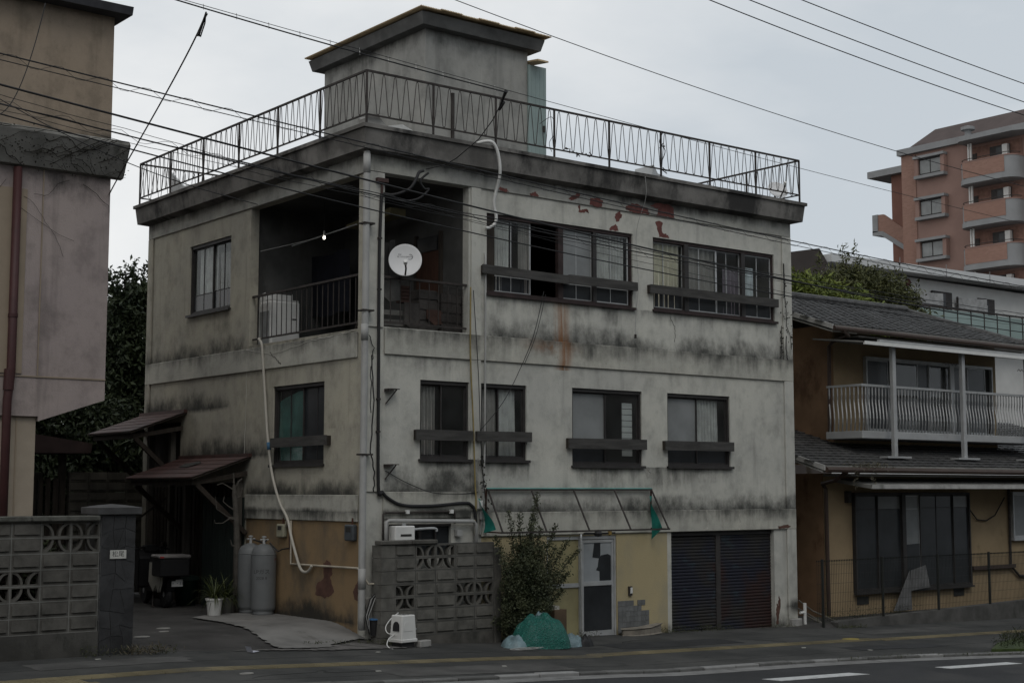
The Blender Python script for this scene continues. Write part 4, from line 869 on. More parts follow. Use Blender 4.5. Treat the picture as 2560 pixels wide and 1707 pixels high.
# water heater, meters, gas cylinders
t = thing('water_heater', 'white wall-mounted gas water heater above the block wall', 'water heater', loc=(.40, -.21, 1.02))
box('case', white_m, t, 0, .37, 0, .19, 0, .46, bevel=.015); box('vent_slot', dark_room, t, .10, .30, -.004, -.001, .30, .335); box('label_plate', MAT('grey_label', (.25, .25, .25), .6), t, .28, .335, -.003, -.001, .17, .25); box('hanger', alum_m, t, .16, .21, .02, .06, .46, .50)
def meter(name, lb, y0, y1, z0, z1, mat):
    t = thing(name, lb, 'meter', loc=(-.09, y0, z0)); box('case', mat, t, 0, .085, 0, y1 - y0, 0, z1 - z0, bevel=.02); box('dial', dark_room, t, -.004, -.001, .06, y1 - y0 - .06, (z1 - z0) * .55, (z1 - z0) * .85); MB().tube([(.04, (y1 - y0) * .3, z1 - z0), (.04, (y1 - y0) * .3, z1 - z0 + .1)], .012, 6).build('stub', rust_m, t)
meter('gas_meter', 'pale gas meter on the ochre wall beside the cream hose', 2.36, 2.60, 1.25, 1.47, MAT('meter_beige', (.28, .27, .20), .6)); meter('electric_meter', 'dark grey meter box on the ochre wall beside the drainpipe', .22, .48, 1.25, 1.50, MAT('meter_dark', (.06, .068, .075), .5))
cyl_m = MAT('gas_cylinder_grey', (.135, .142, .145), .5, .12, 2.5, .1, dirt=(.14, .14, .135), dthr=.62)
def cylinder(lb, x, y, sc=1.0, txt=True):
    t = thing('gas_cylinder', lb, 'gas cylinder', 'gas cylinders by the ochre wall', loc=(x, y, zlot(x, y))); t.scale = (1.12, 1.12, 1.0)
    MB().lathe([(.155, 0), (.16, .07), (.15, .075), (.178, .10), (.183, .14), (.183, .98), (.175, 1.05), (.14, 1.12), (.07, 1.16), (.045, 1.17)], seg=28).build('tank', cyl_m, t, smooth=True)
    MB().lathe([(.182, .99), (.186, 1.0), (.182, 1.012)], seg=28).build('weld_seam', cyl_m, t)
    m = MB(); m.tube([(0, 0, 1.15), (0, 0, 1.27)], .022, 10); m.tube([(-.06, 0, 1.24), (.07, 0, 1.24)], .013, 8); m.lathe([(.01, 1.27), (.035, 1.275), (.035, 1.295), (.01, 1.30)], seg=10); m.build('valve', alum_m, t)
    if txt:
        ink = MAT('cylinder_print', (.05, .052, .055), .7, 0, 1, 0); r = .1845
        w = lambda z0: (lambda x_, y_: (r * math.sin(x_ / r + R(-38)) , -r * math.cos(x_ / r + R(-38)), z0 + y_))
        lettering('LPガス', .085, ink, t, w(.72)); lettering('2028 8', .06, ink, t, w(.62)); lettering('LPG', .05, MAT('red_print', (.22, .04, .03), .7, 0, 1, 0), t, lambda x_, y_: (r * math.sin(x_ / r + R(40)), -r * math.cos(x_ / r + R(40)), .92 + y_))
cylinder('grey gas cylinder in front of the ochre wall, the nearer of the pair', -.23, 2.74); cylinder('grey gas cylinder half hidden behind its twin by the ochre wall', -.23, 3.20, txt=False)
tag(MB().tube(cr([(-.22, 2.68, 1.20), (-.17, 2.85, 1.15), (-.17, 3.0, 1.17), (-.22, 3.12, 1.20)]), .014, 7).build('gas_hose', cable_m), 'black hose joining the two grey gas cylinders', 'hose')
tag(MB().tube([(-.18, 2.64, 1.16), (-.10, 2.5, 1.02), (-.08, 2.4, 1.06), (-.04, 2.25, 1.08)], .012, 7).build('gas_hose', cable_m), 'black hose from the gas cylinder to the pipe under the gas meter', 'hose')

# ------------------------------------------------------------------ block walls
blk_m = MAT('block_grey', (.125, .121, .108), .95, .3, 5, .55, 55, .006, rv=.18, dirt=(.045, .045, .04), dthr=.56)
blk2_m = MAT('block_dark', (.090, .086, .077), .95, .35, 4, .55, 55, .006, rv=.18, dirt=(.032, .034, .030), dthr=.52)
def plain_block(w, h, t, mat):
    m = MB(); m.box(.004, w - .004, .006, t, .004, h - .004); m.prism([(.03, .045), (w - .03, .045), (w - .03, h - .028), (.03, h - .028)], PL('y', 0), -.008, .0065)
    m.box(.04, w - .04, -.017, .0, .047, .058); return m.mesh('block', mat)
def screen_block(w, h, t, mat, flip):
    m = MB(); r = .022
    m.box(.004, r, .004, t, .004, h - .004); m.box(w - r, w - .004, .004, t, .004, h - .004); m.box(r, w - r, .004, t, .004, r); m.box(r, w - r, .004, t, h - r, h - .004)
    for sgn in (0, 1):
        P = []
        for k in range(9):
            a = k / 8 * math.pi / 2; u = r * .5 + (w * .36) * math.sin(a); v = (h - r) - (h - 2 * r) * (1 - math.cos(a)) * 1.0
            if flip: v = h - v
            P.append((w - u if sgn else u, v))
        Q = []
        for k in range(9):
            a = P[max(k - 1, 0)]; b = P[min(k + 1, 8)]; dx, dz = b[0] - a[0], b[1] - a[1]; n = math.hypot(dx, dz); Q.append((-dz / n * .015, dx / n * .015))
        for k in range(8):
            a, b, na, nb = P[k], P[k + 1], Q[k], Q[k + 1]
            m.prism([(a[0] - na[0], a[1] - na[1]), (b[0] - nb[0], b[1] - nb[1]), (b[0] + nb[0], b[1] + nb[1]), (a[0] + na[0], a[1] + na[1])], PL('y', 0), .012, t)
    return m.mesh('screen_block', mat)
def block_wall(root, x0, n, w, ztop, rows, h, y, mat, screens, mortar):
    m = MB()
    for r in range(rows + 1): m.box(x0, x0 + n * w, y + .004, y + .09, ztop - h * r - .006, ztop - h * r + .006)
    for c in range(n + 1): m.box(x0 + w * c - .006, x0 + w * c + .006, y + .0045, y + .089, ztop - h * rows, ztop)
    m.build('mortar', mortar, root)
    pb, s0, s1 = plain_block(w, h, .10, mat), screen_block(w, h, .10, mat, False), screen_block(w, h, .10, mat, True)
    for r in range(rows):
        for c in range(n):
            sc = screens.get((r, c)); me = pb if sc is None else (s0 if sc == 0 else s1)
            inst(me, 'block' if sc is None else 'screen_block', root, loc=(x0 + w * c, y + rnd.uniform(-.002, .002), ztop - h * (r + 1)))
BW = thing('block_wall', 'grey concrete block wall in front of the heater beside the bush', 'wall')
block_wall(BW, .31, 5, .376, 1.20, 7, .196, -.35, blk_m, {(0, 1): 0, (0, 2): 0, (1, 1): 1, (1, 2): 1, (3, 0): 0, (4, 0): 1, (3, 3): 0, (3, 4): 0, (4, 3): 1, (4, 4): 1}, MAT('dark_mortar', (.075, .074, .07), .95))
m = MB(); m.box(.31, 2.19, -.345, -.25, -.8, -.175); m.build('footing', blk2_m, BW)
pb = MB().box(.0, .245, -.01, .245, .003, .193).mesh('pier_block', blk_m)
for r in range(8): inst(pb, 'pier_block', BW, loc=(.055, -.35, 1.20 - .196 * (r + 1)))
for x0, x1 in ((.03, .60), (.605, 1.08)): MB().box(x0, x1, -.385, -.20, 1.203, 1.268).build('cap_stone', blk2_m, BW, bevel=.012)
box('end_post', blk2_m, BW, 2.195, 2.33, -.37, -.24, -.6, 1.12, bevel=.01)
LW = thing('block_wall', 'dark concrete block wall with screen blocks beside the slate gate pillar', 'wall')
block_wall(LW, -4.455 - .381 * 14, 14, .381, 1.625, 7, .2, -.6, blk2_m, {(0, 13): 0, (0, 12): 0, (1, 13): 1, (1, 12): 1, (3, 11): 0, (3, 10): 0, (4, 11): 1, (4, 10): 1, (0, 7): 0, (1, 7): 1, (0, 6): 0, (1, 6): 1}, MAT('pale_mortar', (.15, .15, .14), .95, .3, 4))
m = MB(); m.box(-9.8, -4.455, -.63, -.46, -.5, .222); m.build('footing', MAT('dark_footing', (.06, .058, .053), .95, .35, 2, .5, 40, .008, dirt=(.02, .022, .017), dthr=.5), LW)
for k in range(6): MB().box(-4.46 - .9 * (k + 1), -4.464 - .9 * k, -.65, -.44, 1.63, 1.70).build('cap_stone', MAT('mossy_cap', (.085, .085, .075), .95, .4, 8, .7, 30, .012) if k == 0 else bpy.data.materials['mossy_cap'], LW, bevel=.012)
GP = thing('gate_pillar', 'slate-clad gate pillar with a white name plate', 'pillar')
box('core', MAT('pillar_mortar', (.11, .112, .112), .95, .2, 5, .4), GP, -4.44, -3.97, -.60, -.13, -.5, 1.71)
slate = MAT('slate_cladding', (.034, .0345, .036), .7, .4, 4, .4, 25, .01, rv=.5)
def clad(u0, u1, z0, z1, fn, nr):
    us = np.linspace(u0, u1, 4); zz = np.linspace(z0, z1, nr + 1); P = {}
    for i in range(4):
        for j in range(nr + 1):
            P[i, j] = (us[i] + (rnd.uniform(-.05, .05) if 0 < i < 3 else 0), zz[j] + (rnd.uniform(-.07, .07) if 0 < j < nr else 0))
    for i in range(3):
        for j in range(nr):
            q = [P[i, j], P[i + 1, j], P[i + 1, j + 1], P[i, j + 1]]
            polys = [q] if rnd.random() < .55 else ([[q[0], q[1], q[2]], [q[0], q[2], q[3]]])
            for g2 in polys:
                cx, cz = sum(p[0] for p in g2) / len(g2), sum(p[1] for p in g2) / len(g2)
                s = [(cx + (p[0] - cx) * .91, cz + (p[1] - cz) * .93) for p in g2]
                MB().prism(s, fn, -.012 - rnd.uniform(0, .008), .004).build('stone_slab', slate, GP, bevel=.003)
clad(-4.44, -3.97, -.12, 1.70, PL('y', -.60), 9); clad(-.60, -.13, -.12, 1.70, PL('x', -4.44), 7)
m = MB(); m.ring((-4.44, -3.97, -.60, -.13), [(0.0, 1.712), (.06, 1.715), (.065, 1.80), (-.1, 1.83), (-.23, 1.845)]); m.build('cap', MAT('slate_cap', (.066, .066, .067), .7, .3, 4, .4), GP)
np_ = box('name_plate', MAT('plate_white', (.46, .46, .43), .6, .1, 6, .1), GP, -4.32, -4.10, -.637, -.625, 1.14, 1.25)
lettering('松尾', .085, MAT('plate_ink', (.03, .03, .03), .7, 0, 1, 0), np_, lambda x, y: (-4.21 + x, -.638, 1.195 + y))

# ------------------------------------------------------------------ building at the left edge
pink_m = facade_mat('render_pinkish', (.30, .255, .245), (.335, .285, .265), [(-20, 20, 6.70, .1, .5, .5)], [], seed=6.0)
tan_w = facade_mat('render_tan', (.25, .205, .160), (.28, .225, .170), [(-20, 20, 7.25, .25, .1, .7), (-20, 20, 9.2, .05, .3, .5)], [], seed=7.0)
beige_w = MAT('beige_render', (.33, .28, .22), .92, .15, 1.5, .3, 40, .006)
LB = thing('pink_building', 'pinkish rendered building with vine-covered cornice and red drainpipe', 'building')
fy = lambda at: PL('y', at)
MB().box(-12, -3.37, 2.0, 9.5, 7.2, 9.25).build('upper_wall', tan_w, LB)
MB().prism([(-12, 3.09), (-4.36, 3.09), (-4.36, 3.02), (-3.36, 3.36), (-3.36, 6.78), (-12, 6.78)], fy(2.0), 0, 7.5).build('wall', pink_m, LB)
MB().box(-12, -4.37, 2.06, 9.5, -.3, 3.09).build('lower_wall', beige_w, LB)
b = MB(); b.box(-4.40, -4.385, 1.985, 1.999, 3.68, 6.75); b.box(-12, -3.36, 1.985, 1.999, 3.655, 3.675); b.box(-12, -4.63, 1.98, 1.999, 3.70, 6.4); b.box(-4.66, -4.64, 2.045, 2.059, -.2, 3.08); b.build('render_joint', MAT('warm_panel', (.27, .22, .165), .92, .1, 2, .2), LB)
b = MB(); b.prism([(1.70, 7.12), (1.66, 7.20), (1.72, 7.27), (2.0, 7.27), (2.0, 6.72), (1.90, 6.74)], lambda u, v, d: (d, u, v), -12, -3.20); b.build('cornice', MAT('cornice_render', (.19, .185, .17), .93, .35, 2, .4, 30, .008, dirt=(.05, .05, .045)), LB)
b = MB(); b.prism([(1.72, 9.24), (1.68, 9.36), (2.0, 9.42), (9.7, 9.8), (9.7, 9.3)], lambda u, v, d: (d, u, v), -12, -3.20); b.build('roof_eave', MAT('dark_eave', (.045, .045, .05), .8), LB)
dpm = MAT('red_drainpipe', (.052, .020, .020), .55, .15, 3, .05)
o = MB().tube([(-4.80, 1.93, 6.7), (-4.80, 1.93, 3.7), (-4.84, 1.93, 3.3), (-4.84, 1.95, -.1)], .062, 14).build('drainpipe', dpm, LB, smooth=True)
MB().tube([(-4.82, 1.93, 3.75), (-4.83, 1.93, 3.45)], .075, 14).build('pipe_collar', dpm, o); MB().tube([(-4.80, 1.93, 4.55), (-4.80, 1.93, 4.50)], .070, 14).build('pipe_collar', dpm, o)
vine = thing('bare_creeper', 'bare dark creeper stems straggling over the pink building cornice', 'creeper')
rv = random.Random(5)
for k in range(26):
    x, z = rv.uniform(-6.0, -3.5), rv.uniform(6.75, 7.2); a = rv.uniform(-.9, .5); pts = []
    for s in range(rv.randint(10, 20)):
        zz = min(max(z, 6.72), 7.24); pts.append((min(x, -3.22), 1.685 + (7.12 - zz) * .45 if zz < 7.12 else 1.66, zz)); a += rv.gauss(0, .45); a = max(-1.2, min(.6, a)); x += .09 * math.cos(a); z += .09 * math.sin(a)
    MB().tube(pts, rv.uniform(.003, .007), 4).build('stem', cr_m, vine)
for k in range(7):
    x, z = rv.uniform(-5.4, -3.7), rv.uniform(6.1, 6.7); a = rv.choice((-.3, -2.6)) + rv.gauss(0, .3); pts = []
    for s in range(rv.randint(10, 22)): pts.append((min(x, -3.38), 1.975, min(z, 6.7))); a += rv.gauss(0, .25); x += .08 * math.cos(a); z += .08 * math.sin(a) * .8 - .015
    MB().tube(pts, rv.uniform(.002, .004), 4).build('stem', cr_m, vine)
P = [(rv.uniform(-5.6, -3.2), 1.66 + (7.12 - z_) * .45 - .02, z_) for z_ in [rv.gauss(6.95, .12) for _ in range(420)]]
leaves('dry_leaves', cr_m, vine, P, .035, .6, seed=3)

hg = leaf_mat('clipped_hedge', (.010, .016, .006), (.030, .040, .014), 3)
t = thing('hedge', 'dark hedge glimpsed through the screen blocks of the left block wall', 'hedge')
leaves('foliage', hg, t, [(rv.uniform(-9.5, -4.7), rv.uniform(-.2, .5), rv.uniform(-.1, 1.35)) for _ in range(9000)], .09, .5, seed=9); MB().box(-9.5, -4.8, .1, .35, -.1, 1.2).build('stems', wood_dk, t)

# things behind the driveway
SH = thing('gate_roof', 'small roofed side gate beyond the driveway behind the pink building', 'gate')
MB().prism([(-3.4, 3.30), (-.79, 2.93), (-.82, 2.74), (-3.4, 2.72)], fy(9), -.3, 1.2).build('roof', MAT('gate_roof', (.05, .032, .030), .8), SH)
for x in (-1.21, -2.6): box('post', wood_dk, SH, x - .06, x + .06, 9.1, 9.22, -.1, 2.8)
for k in range(9): box('slat', wood_dk, SH, -2.55 + .145 * k, -2.46 + .145 * k, 9.12, 9.15, .0, 2.25)
BK = thing('block_wall', 'tall dark block wall at the back of the driveway', 'wall')
pbk = plain_block(.39, .2, .12, MAT('back_block', (.075, .070, .060), .95, .35, 3, .5, 50, .006, rv=.3, dirt=(.03, .03, .026)))
for r in range(12):
    for c in range(17): inst(pbk, 'block', BK, loc=(-4.24 + .39 * c, 9.0 if c > 7 else 10.4, .2 * r - .02))
hedge_m = leaf_mat('dark_evergreen', (.011, .018, .009), (.042, .056, .025), 2.2)
hedge_lt = leaf_mat('mid_green_leaf', (.022, .032, .010), (.055, .072, .022), 1.8)
bark_m = MAT('bark', (.045, .038, .030), .95, .35, 6, .6, 18, .02, sc=(1, 1, .3))

def tree(name, lb, base, h, blobs, mat, n, leaf, seed, group=None, trunk_r=.12, shoots=0, asp=.4):
    """tapered trunk, limbs to each clump, leaves spread through the clump volumes with gaps"""
    t = thing(name, lb, 'tree', group, loc=base); rg = np.random.RandomState(seed); m = MB()
    top = Vector((blobs[0][0] * .5, blobs[0][1] * .5, h * .72))
    m.tube([(0, 0, -.15), (.03, .02, h * .25), (top.x * .5, top.y * .5, h * .5), tuple(top)], [trunk_r, trunk_r * .8, trunk_r * .6, trunk_r * .3], 9)
    for (x, y, z, r, rz) in blobs: m.tube([(top.x * .4, top.y * .4, h * .42), ((x + top.x * .4) / 2 + .05, y / 2, (z + h * .42) / 2 + .05), (x, y, z)], [trunk_r * .45, trunk_r * .3, trunk_r * .1], 6)
    P = []; tot = sum(b[3] ** 2 * b[4] for b in blobs)
    for (x, y, z, r, rz) in blobs:
        k = int(n * r * r * rz / tot); nc = max(6, k // 26)
        c = rg.normal(size=(nc, 3)); c /= np.linalg.norm(c, axis=1)[:, None]; c *= rg.uniform(.25, 1.0, (nc, 1)) ** .45
        cc = c * np.array([r, r, rz]) + np.array([x, y, z])
        q = cc[rg.randint(0, nc, k)] + rg.normal(size=(k, 3)) * np.array([.16, .16, .13]) * max(.35, r) * .75
        P.append(q)
    for s in range(shoots):
        b = blobs[rg.randint(len(blobs))]; x0 = np.array([b[0] + rg.uniform(-.7, .7) * b[3], b[1] + rg.uniform(-.5, .5) * b[3], b[2] + b[4] * .75]); ln = rg.uniform(.35, .9) * max(.7, b[3])
        tt = rg.uniform(0, 1, 46); P.append(x0 + np.stack([rg.normal(0, .05, 46), rg.normal(0, .05, 46), tt * ln], 1))
        m.tube([tuple(x0), tuple(x0 + np.array([.02, 0, ln]))], [.012, .004], 4)
    m.build('trunk', bark_m, t); leaves('crown', mat, t, np.concatenate(P), leaf, asp, seed=seed + 1); return t
GT = 'trees behind the driveway'
tree('evergreen_tree', 'dark evergreen tree with tall shoots between the pink building and the concrete building', (1.75, 13.0, -.1), 7.0, [(0, 0, 5.6, .95, 1.3), (-.5, .2, 4.4, 1.0, 1.0), (.4, 0, 3.6, 1.1, 1.1), (-.35, -.3, 6.2, .45, .7), (.35, 0, 6.35, .45, .7)], hedge_m, 26000, .15, 21, GT, shoots=16)
tree('evergreen_tree', 'dark evergreen tree under the slanted edge of the pink building', (.1, 12.2, -.1), 4.6, [(0, 0, 3.4, 1.3, 1.0), (-1.2, .2, 3.0, 1.0, .9), (1.1, -.2, 2.8, .9, 1.2), (-.4, 0, 2.4, 1.3, .8)], hedge_m, 24000, .16, 22, GT)
tree('evergreen_tree', 'dark evergreen tree low behind the side gate roof', (-2.2, 12.4, -.1), 4.2, [(0, 0, 3.0, 1.4, 1.1), (.9, 0, 2.5, 1.1, 1.0), (-1.0, .2, 2.6, 1.2, 1.0)], hedge_m, 22000, .16, 23, GT)
tree('evergreen_tree', 'dark evergreen tree partly hidden behind the rear corner of the concrete building', (3.1, 14.5, -.1), 6.6, [(0, 0, 5.2, 1.2, 1.3), (-.4, 0, 3.5, 1.2, 1.3)], hedge_m, 8000, .14, 24, GT, shoots=6)
P = np.random.RandomState(91).uniform((-9, 17.2, -.3), (9, 20, 5.2), (30000, 3)); P = P[P[:, 2] < 4.2 + np.sin(P[:, 0] * 1.7) * .5 + np.sin(P[:, 0] * 4.1) * .3]
o = leaves('far_wood', hedge_m, None, P, .26, .5, seed=92); tag(o, 'far mass of dark foliage closing the gap behind the side gate', 'foliage', kind='stuff')
def fronds(name, lb, c, n, ln, mat, seed, trunk=0):
    t = thing(name, lb, 'plant', loc=c); rg = random.Random(seed)
    for k in range(n):
        a = rg.uniform(0, 6.283); up = rg.uniform(.3, 1.2); L_ = ln * rg.uniform(.7, 1.1); m = MB(); w = .055 * ln
        pts = [(math.cos(a) * L_ * s * (.6 + .3 * s), math.sin(a) * L_ * s * (.6 + .3 * s), trunk + L_ * (up * s - .75 * s * s)) for s in np.linspace(0, 1, 7)]
        for s in range(6):
            p, q = Vector(pts[s]), Vector(pts[s + 1]); side = Vector((-math.sin(a), math.cos(a), 0)) * w
            w0, w1 = math.sin(math.pi * (.12 + .86 * s / 6)), math.sin(math.pi * (.12 + .86 * (s + 1) / 6))
            m.quad(p - side * w0 + Vector((0, 0, .02)), p, q, q - side * w1 + Vector((0, 0, .02))); m.quad(p, p + side * w0 + Vector((0, 0, .02)), q + side * w1 + Vector((0, 0, .02)), q)
        m.build('frond', mat, t)
    if trunk: MB().tube([(0, 0, -.1), (0, 0, trunk)], .09, 8).build('trunk', bark_m, t)
    return t
fronds('palm', 'small yellow-green palm behind the upper red canopy', (.75, 9.6, 0), 22, 1.0, hedge_lt, 31, 2.9); fronds('palm', 'spiky palm between the two red canopies', (.2, 9.6, 0), 20, 1.0, hedge_m, 32, 2.0)

# ------------------------------------------------------------------ tiled house at the right
yel_w = MAT('yellow_house_render', (.30, .225, .135), .92, .14, 1.4, .3, 40, .006, dirt=(.17, .13, .075), dthr=.58)
org_w = MAT('orange_house_render', (.205, .125, .072), .92, .25, 1.2, .3, 40, .006, dirt=(.10, .055, .03), dthr=.52)
tile_m = MAT('dark_roof_tile', (.060, .059, .058), .62, .4, 5, .3, 40, .004, spec=.35)
soff_m = MAT('grey_soffit', (.20, .197, .185), .9, .2, 2, .2)
brown_m = MAT('brown_gutter', (.055, .036, .028), .55, .15, 3, .05)
H = thing('tiled_house', 'two-storey yellow house with dark tiled roofs beside the concrete building', 'house')
MB().box(11.4, 24, .6, 8, -.6, 2.36).build('lower_wall', yel_w, H); MB().box(11.385, 11.399, .62, 8, -.6, 2.36).build('side_wall', org_w, H)
MB().box(12.9, 18.95, 1.5, 7.4, 2.7, 5.45).build('upper_wall', yel_w, H); MB().box(12.885, 12.899, 1.52, 7.4, 2.8, 5.6).build('side_wall', org_w, H)
def tiled(name, x0, x1, y0, z0, y1, z1, xr=None, left_gable=True):
    """one roof slope of lapped curved tiles rising from (y0,z0) to (y1,z1); xr(t) limits the right end (hip)"""
    sl = math.hypot(y1 - y0, z1 - z0); n = int(sl / .21); m = MB(); sy, sz = (y1 - y0) / n, (z1 - z0) / n; nrm = Vector((0, -(z1 - z0), (y1 - y0))).normalized()
    if nrm.z < 0: nrm = -nrm
    w = .265
    for r in range(n):
        a = Vector((0, y0 + sy * r, z0 + sz * r)); b = a + Vector((0, sy, sz)) * 1.12; xe = x1 if xr is None else xr(r / n)
        x = x0 - (r % 2) * .13
        while x + w < xe:
            ks = [(.012, .006), (.2, .004), (.4, .0), (.6, .0), (.8, .004), (.988, .010)]
            j = rnd.uniform(-.004, .006)
            lo = [a + nrm * (.035 + h + j) + Vector((x + w * u, 0, 0)) for u, h in ks]; hi = [b + nrm * (.008 + h) + Vector((x + w * u, 0, 0)) for u, h in ks]; ed = [p - nrm * .028 for p in lo]
            i = len(m.v); m.v += [tuple(p) for p in lo + hi + ed]
            for q in range(5): m.f += [(i + q, i + q + 1, i + 7 + q, i + 6 + q), (i + q, i + 12 + q, i + 13 + q, i + q + 1)]
            x += w
    o = m.build(name, tile_m, H); o['kind'] = 'stuff'
    xe0, xe1 = (x1, x1) if xr is None else (xr(0), xr(1))
    MB().prism([(y0 - .02, z0 - .09), (y0 - .02, z0), (y1, z1), (y1, z1 - .12)], lambda u, v, d: (d, u, v), x0 + .04, min(xe0, xe1) - .04).build('roof_board', soff_m, H)
    return o
tiled('roof_tiles', 10.5, 24, -.16, 2.50, 4.4, 3.86); up0, up1 = (.80, 5.47), (4.2, 6.60)
tiled('roof_tiles', 12.03, 19.2, *up0, *up1); tiled('roof_tiles', 12.03, 19.2, 7.8, 5.40, *up1)
rg_ = MB()
for k in range(26): rg_.lathe([(.085, 0), (.10, .02), (.10, .27), (.085, .29)], seg=8, M=Matrix.Translation((12.0 + .275 * k, 4.2, 6.66)) @ Matrix.Rotation(R(90), 4, 'Y'))
o = rg_.build('ridge_tiles', tile_m, H); o['kind'] = 'stuff'
hp = MB()
for k in range(10): t0 = k / 10; hp.lathe([(.07, 0), (.085, .02), (.085, .35), (.07, .37)], seg=8, M=Matrix.Translation((19.17, 4.2 - 3.4 * t0, 6.62 - 1.13 * t0)) @ Vector((0, -3.4, -1.13)).to_track_quat('Z', 'Y').to_matrix().to_4x4())
o = hp.build('hip_tiles', tile_m, H); o['kind'] = 'stuff'
def lp(y): return 2.50 + (y + .16) * .298
barge = MAT('bargeboard', (.36, .355, .34), .8, .2, 3, .2, dirt=(.15, .15, .14))
MB().prism([(-.2, lp(-.2) - .08), (4.4, lp(4.4) - .08), (4.4, lp(4.4) + .02), (-.2, lp(-.2) + .02)], lambda u, v, d: (d, u, v), 10.46, 10.50).build('bargeboard', barge, H)
MB().prism([(.76, 5.38), (4.2, 6.50), (7.8, 5.3), (7.8, 5.42), (4.2, 6.62), (.76, 5.48)], lambda u, v, d: (d, u, v), 11.98, 12.03).build('bargeboard', barge, H)
plas = MAT('pale_plaster_soffit', (.52, .51, .48), .9, .12, 2, .2)
MB().prism([(.84, 5.36), (4.2, 6.47), (4.2, 6.44), (.84, 5.33)], lambda u, v, d: (d, u, v), 12.05, 12.884).build('gable_soffit', plas, H); MB().prism([(-.1, 2.40), (4.3, 3.71), (4.3, 3.68), (-.1, 2.37)], lambda u, v, d: (d, u, v), 10.53, 11.384).build('gable_soffit', plas, H)
b = MB(); b.box(11.4, 24, -.10, .6, 2.30, 2.33); b.box(12.95, 19.1, .86, 1.5, 5.28, 5.31); b.build('soffit', soff_m, H)
for p in ([(10.5, -.22, 2.42), (24, -.22, 2.40)], [(12.0, .74, 5.40), (19.2, .74, 5.38)]): MB().tube(p, .055, 8).build('gutter', brown_m, H)
MB().tube([(12.3, .74, 5.36), (12.55, .80, 5.28), (12.65, 1.3, 5.20), (12.66, 1.42, 5.1), (12.62, 1.42, 3.1)], .04, 10).build('downpipe', brown_m, H); MB().tube([(11.15, -.2, 2.38), (11.15, .1, 2.22), (11.30, .55, 2.15), (11.40, .55, 2.05), (11.42, .55, -.5)], .042, 10).build('downpipe', brown_m, H)
# lower windows
w, fn = window('y', (12.27, 16.30, -.08, 1.97), [(12.31, 13.05, 'dark', [], 1.62, 'dark'), (13.05, 13.83, 'frost', [], 1.62, 'dark'), (13.93, 14.50, 'frost', [], 1.62, 'frost'), (14.50, 15.09, 'dark', [], 1.64, 'dark'), (15.07, 15.70, 'dark', [], 1.64, 'dark'), (15.70, 16.26, 'frost', [], 1.64, 'dark')], dkframe, at=.54, parent=H, rec=.0)
MB().prism([(13.82, -.06), (13.94, -.06), (13.94, 1.95), (13.82, 1.95)], fn, -.05, .05).build('mullion', dkframe, w); MB().box(12.28, 16.29, .585, .598, -.06, 1.95).build('backing', dark_room, w)
for q in ([(13.10, .04), (13.80, .04), (13.80, .86), (13.10, .84)], [(13.96, .1), (14.47, .1), (14.47, .88), (13.96, .86)], [(15.73, .1), (16.24, .1), (16.24, .88), (15.73, .86)]): MB().prism(q, fn, -.0085 + .02, -.0055 + .02).build('dark_pane', frost_dk, w)
w, fn = window('y', (17.98, 20.5, .90, 1.98), [(18.02, 19.2, 'frost', [], None, None), (19.2, 20.4, 'frost', [], None, None)], alum_m, at=.54, parent=H, rec=.0)
for x0, z0 in ((12.36, -.33), (15.7, -.30)): box('foundation_vent', dark_room, H, x0, x0 + .38, .585, .598, z0, z0 + .16)
MB().prism([(-.30, 2.05), (-.34, 2.12), (.60, 2.26), (.60, 2.18)], lambda u, v, d: (d, u, v), 11.75, 24).build('eave_hood', soff_m, H); MB().bar((11.75, -.33, 2.09), (24, -.33, 2.09), .03, .085).build('hood_edge', barge, H)
box('wall_lamp', iron_m, H, 12.04, 12.16, .50, .598, 1.76, 2.0); box('beam_pipe', brown_m, H, 16.35, 18.0, .50, .58, .25, .33); MB().tube([(17.88, .55, 2.1), (17.86, .55, .3), (18.2, .55, .05), (19.5, .55, .05)], .03, 8).build('drain', iron_m, H)
MB().tube([(16.35, .56, 1.58), (16.6, .55, 1.36), (16.95, .55, 1.33), (17.3, .55, 1.45), (17.7, .55, 1.85)], .014, 6).build('cable', cable_m, H)
# upper windows
w, fn = window('y', (13.90, 18.70, 3.30, 4.96), [(13.96, 14.74, 'dark', [], None, None), (14.94, 15.79, 'glass', [], None, None), (15.79, 16.22, 'dark', [], None, None), (16.22, 17.01, 'glass', [], None, None), (17.15, 17.71, 'dark', [], None, None), (17.71, 18.43, 'dark', [], None, None)], alum_m, at=1.44, parent=H, rec=.0)
MB().box(13.92, 18.68, 1.485, 1.497, 3.33, 4.94).build('backing', dark_room, w); MB().prism([(17.0, 3.32), (17.16, 3.32), (17.16, 4.93), (17.0, 4.93)], fn, -.02, .04).build('mullion', alum_m, w)
# balcony with S-curved balusters
rail_m = MAT('balcony_aluminium', (.36, .365, .365), .5, .12, 3, .08, metallic=.2, dirt=(.16, .16, .155), dthr=.6)
bo = MB().box(12.58, 19.6, .52, 1.49, 3.10, 3.26).build('balcony', rail_m, H, bevel=.01)
MB().bar((12.58, .55, 4.22), (19.6, .55, 4.22), .06, .05).build('hand_rail', rail_m, bo); MB().bar((12.60, .55, 4.22), (12.60, 1.45, 4.22), .05, .045).build('hand_rail', rail_m, bo)
sp = [(0, 0, 3.26), (0, -.03, 3.33), (0, -.075, 3.42), (0, -.095, 3.52), (0, -.08, 3.63), (0, -.03, 3.75), (0, .02, 3.86), (0, .025, 3.93), (0, 0, 4.02), (0, 0, 4.20)]
spm = MB().tube([(y * 1.0, y, z) for _, y, z in sp], .0145, 6).mesh('baluster', rail_m)
for k in range(62): inst(spm, 'baluster', bo, loc=(12.64 + .112 * k, .55, 0))
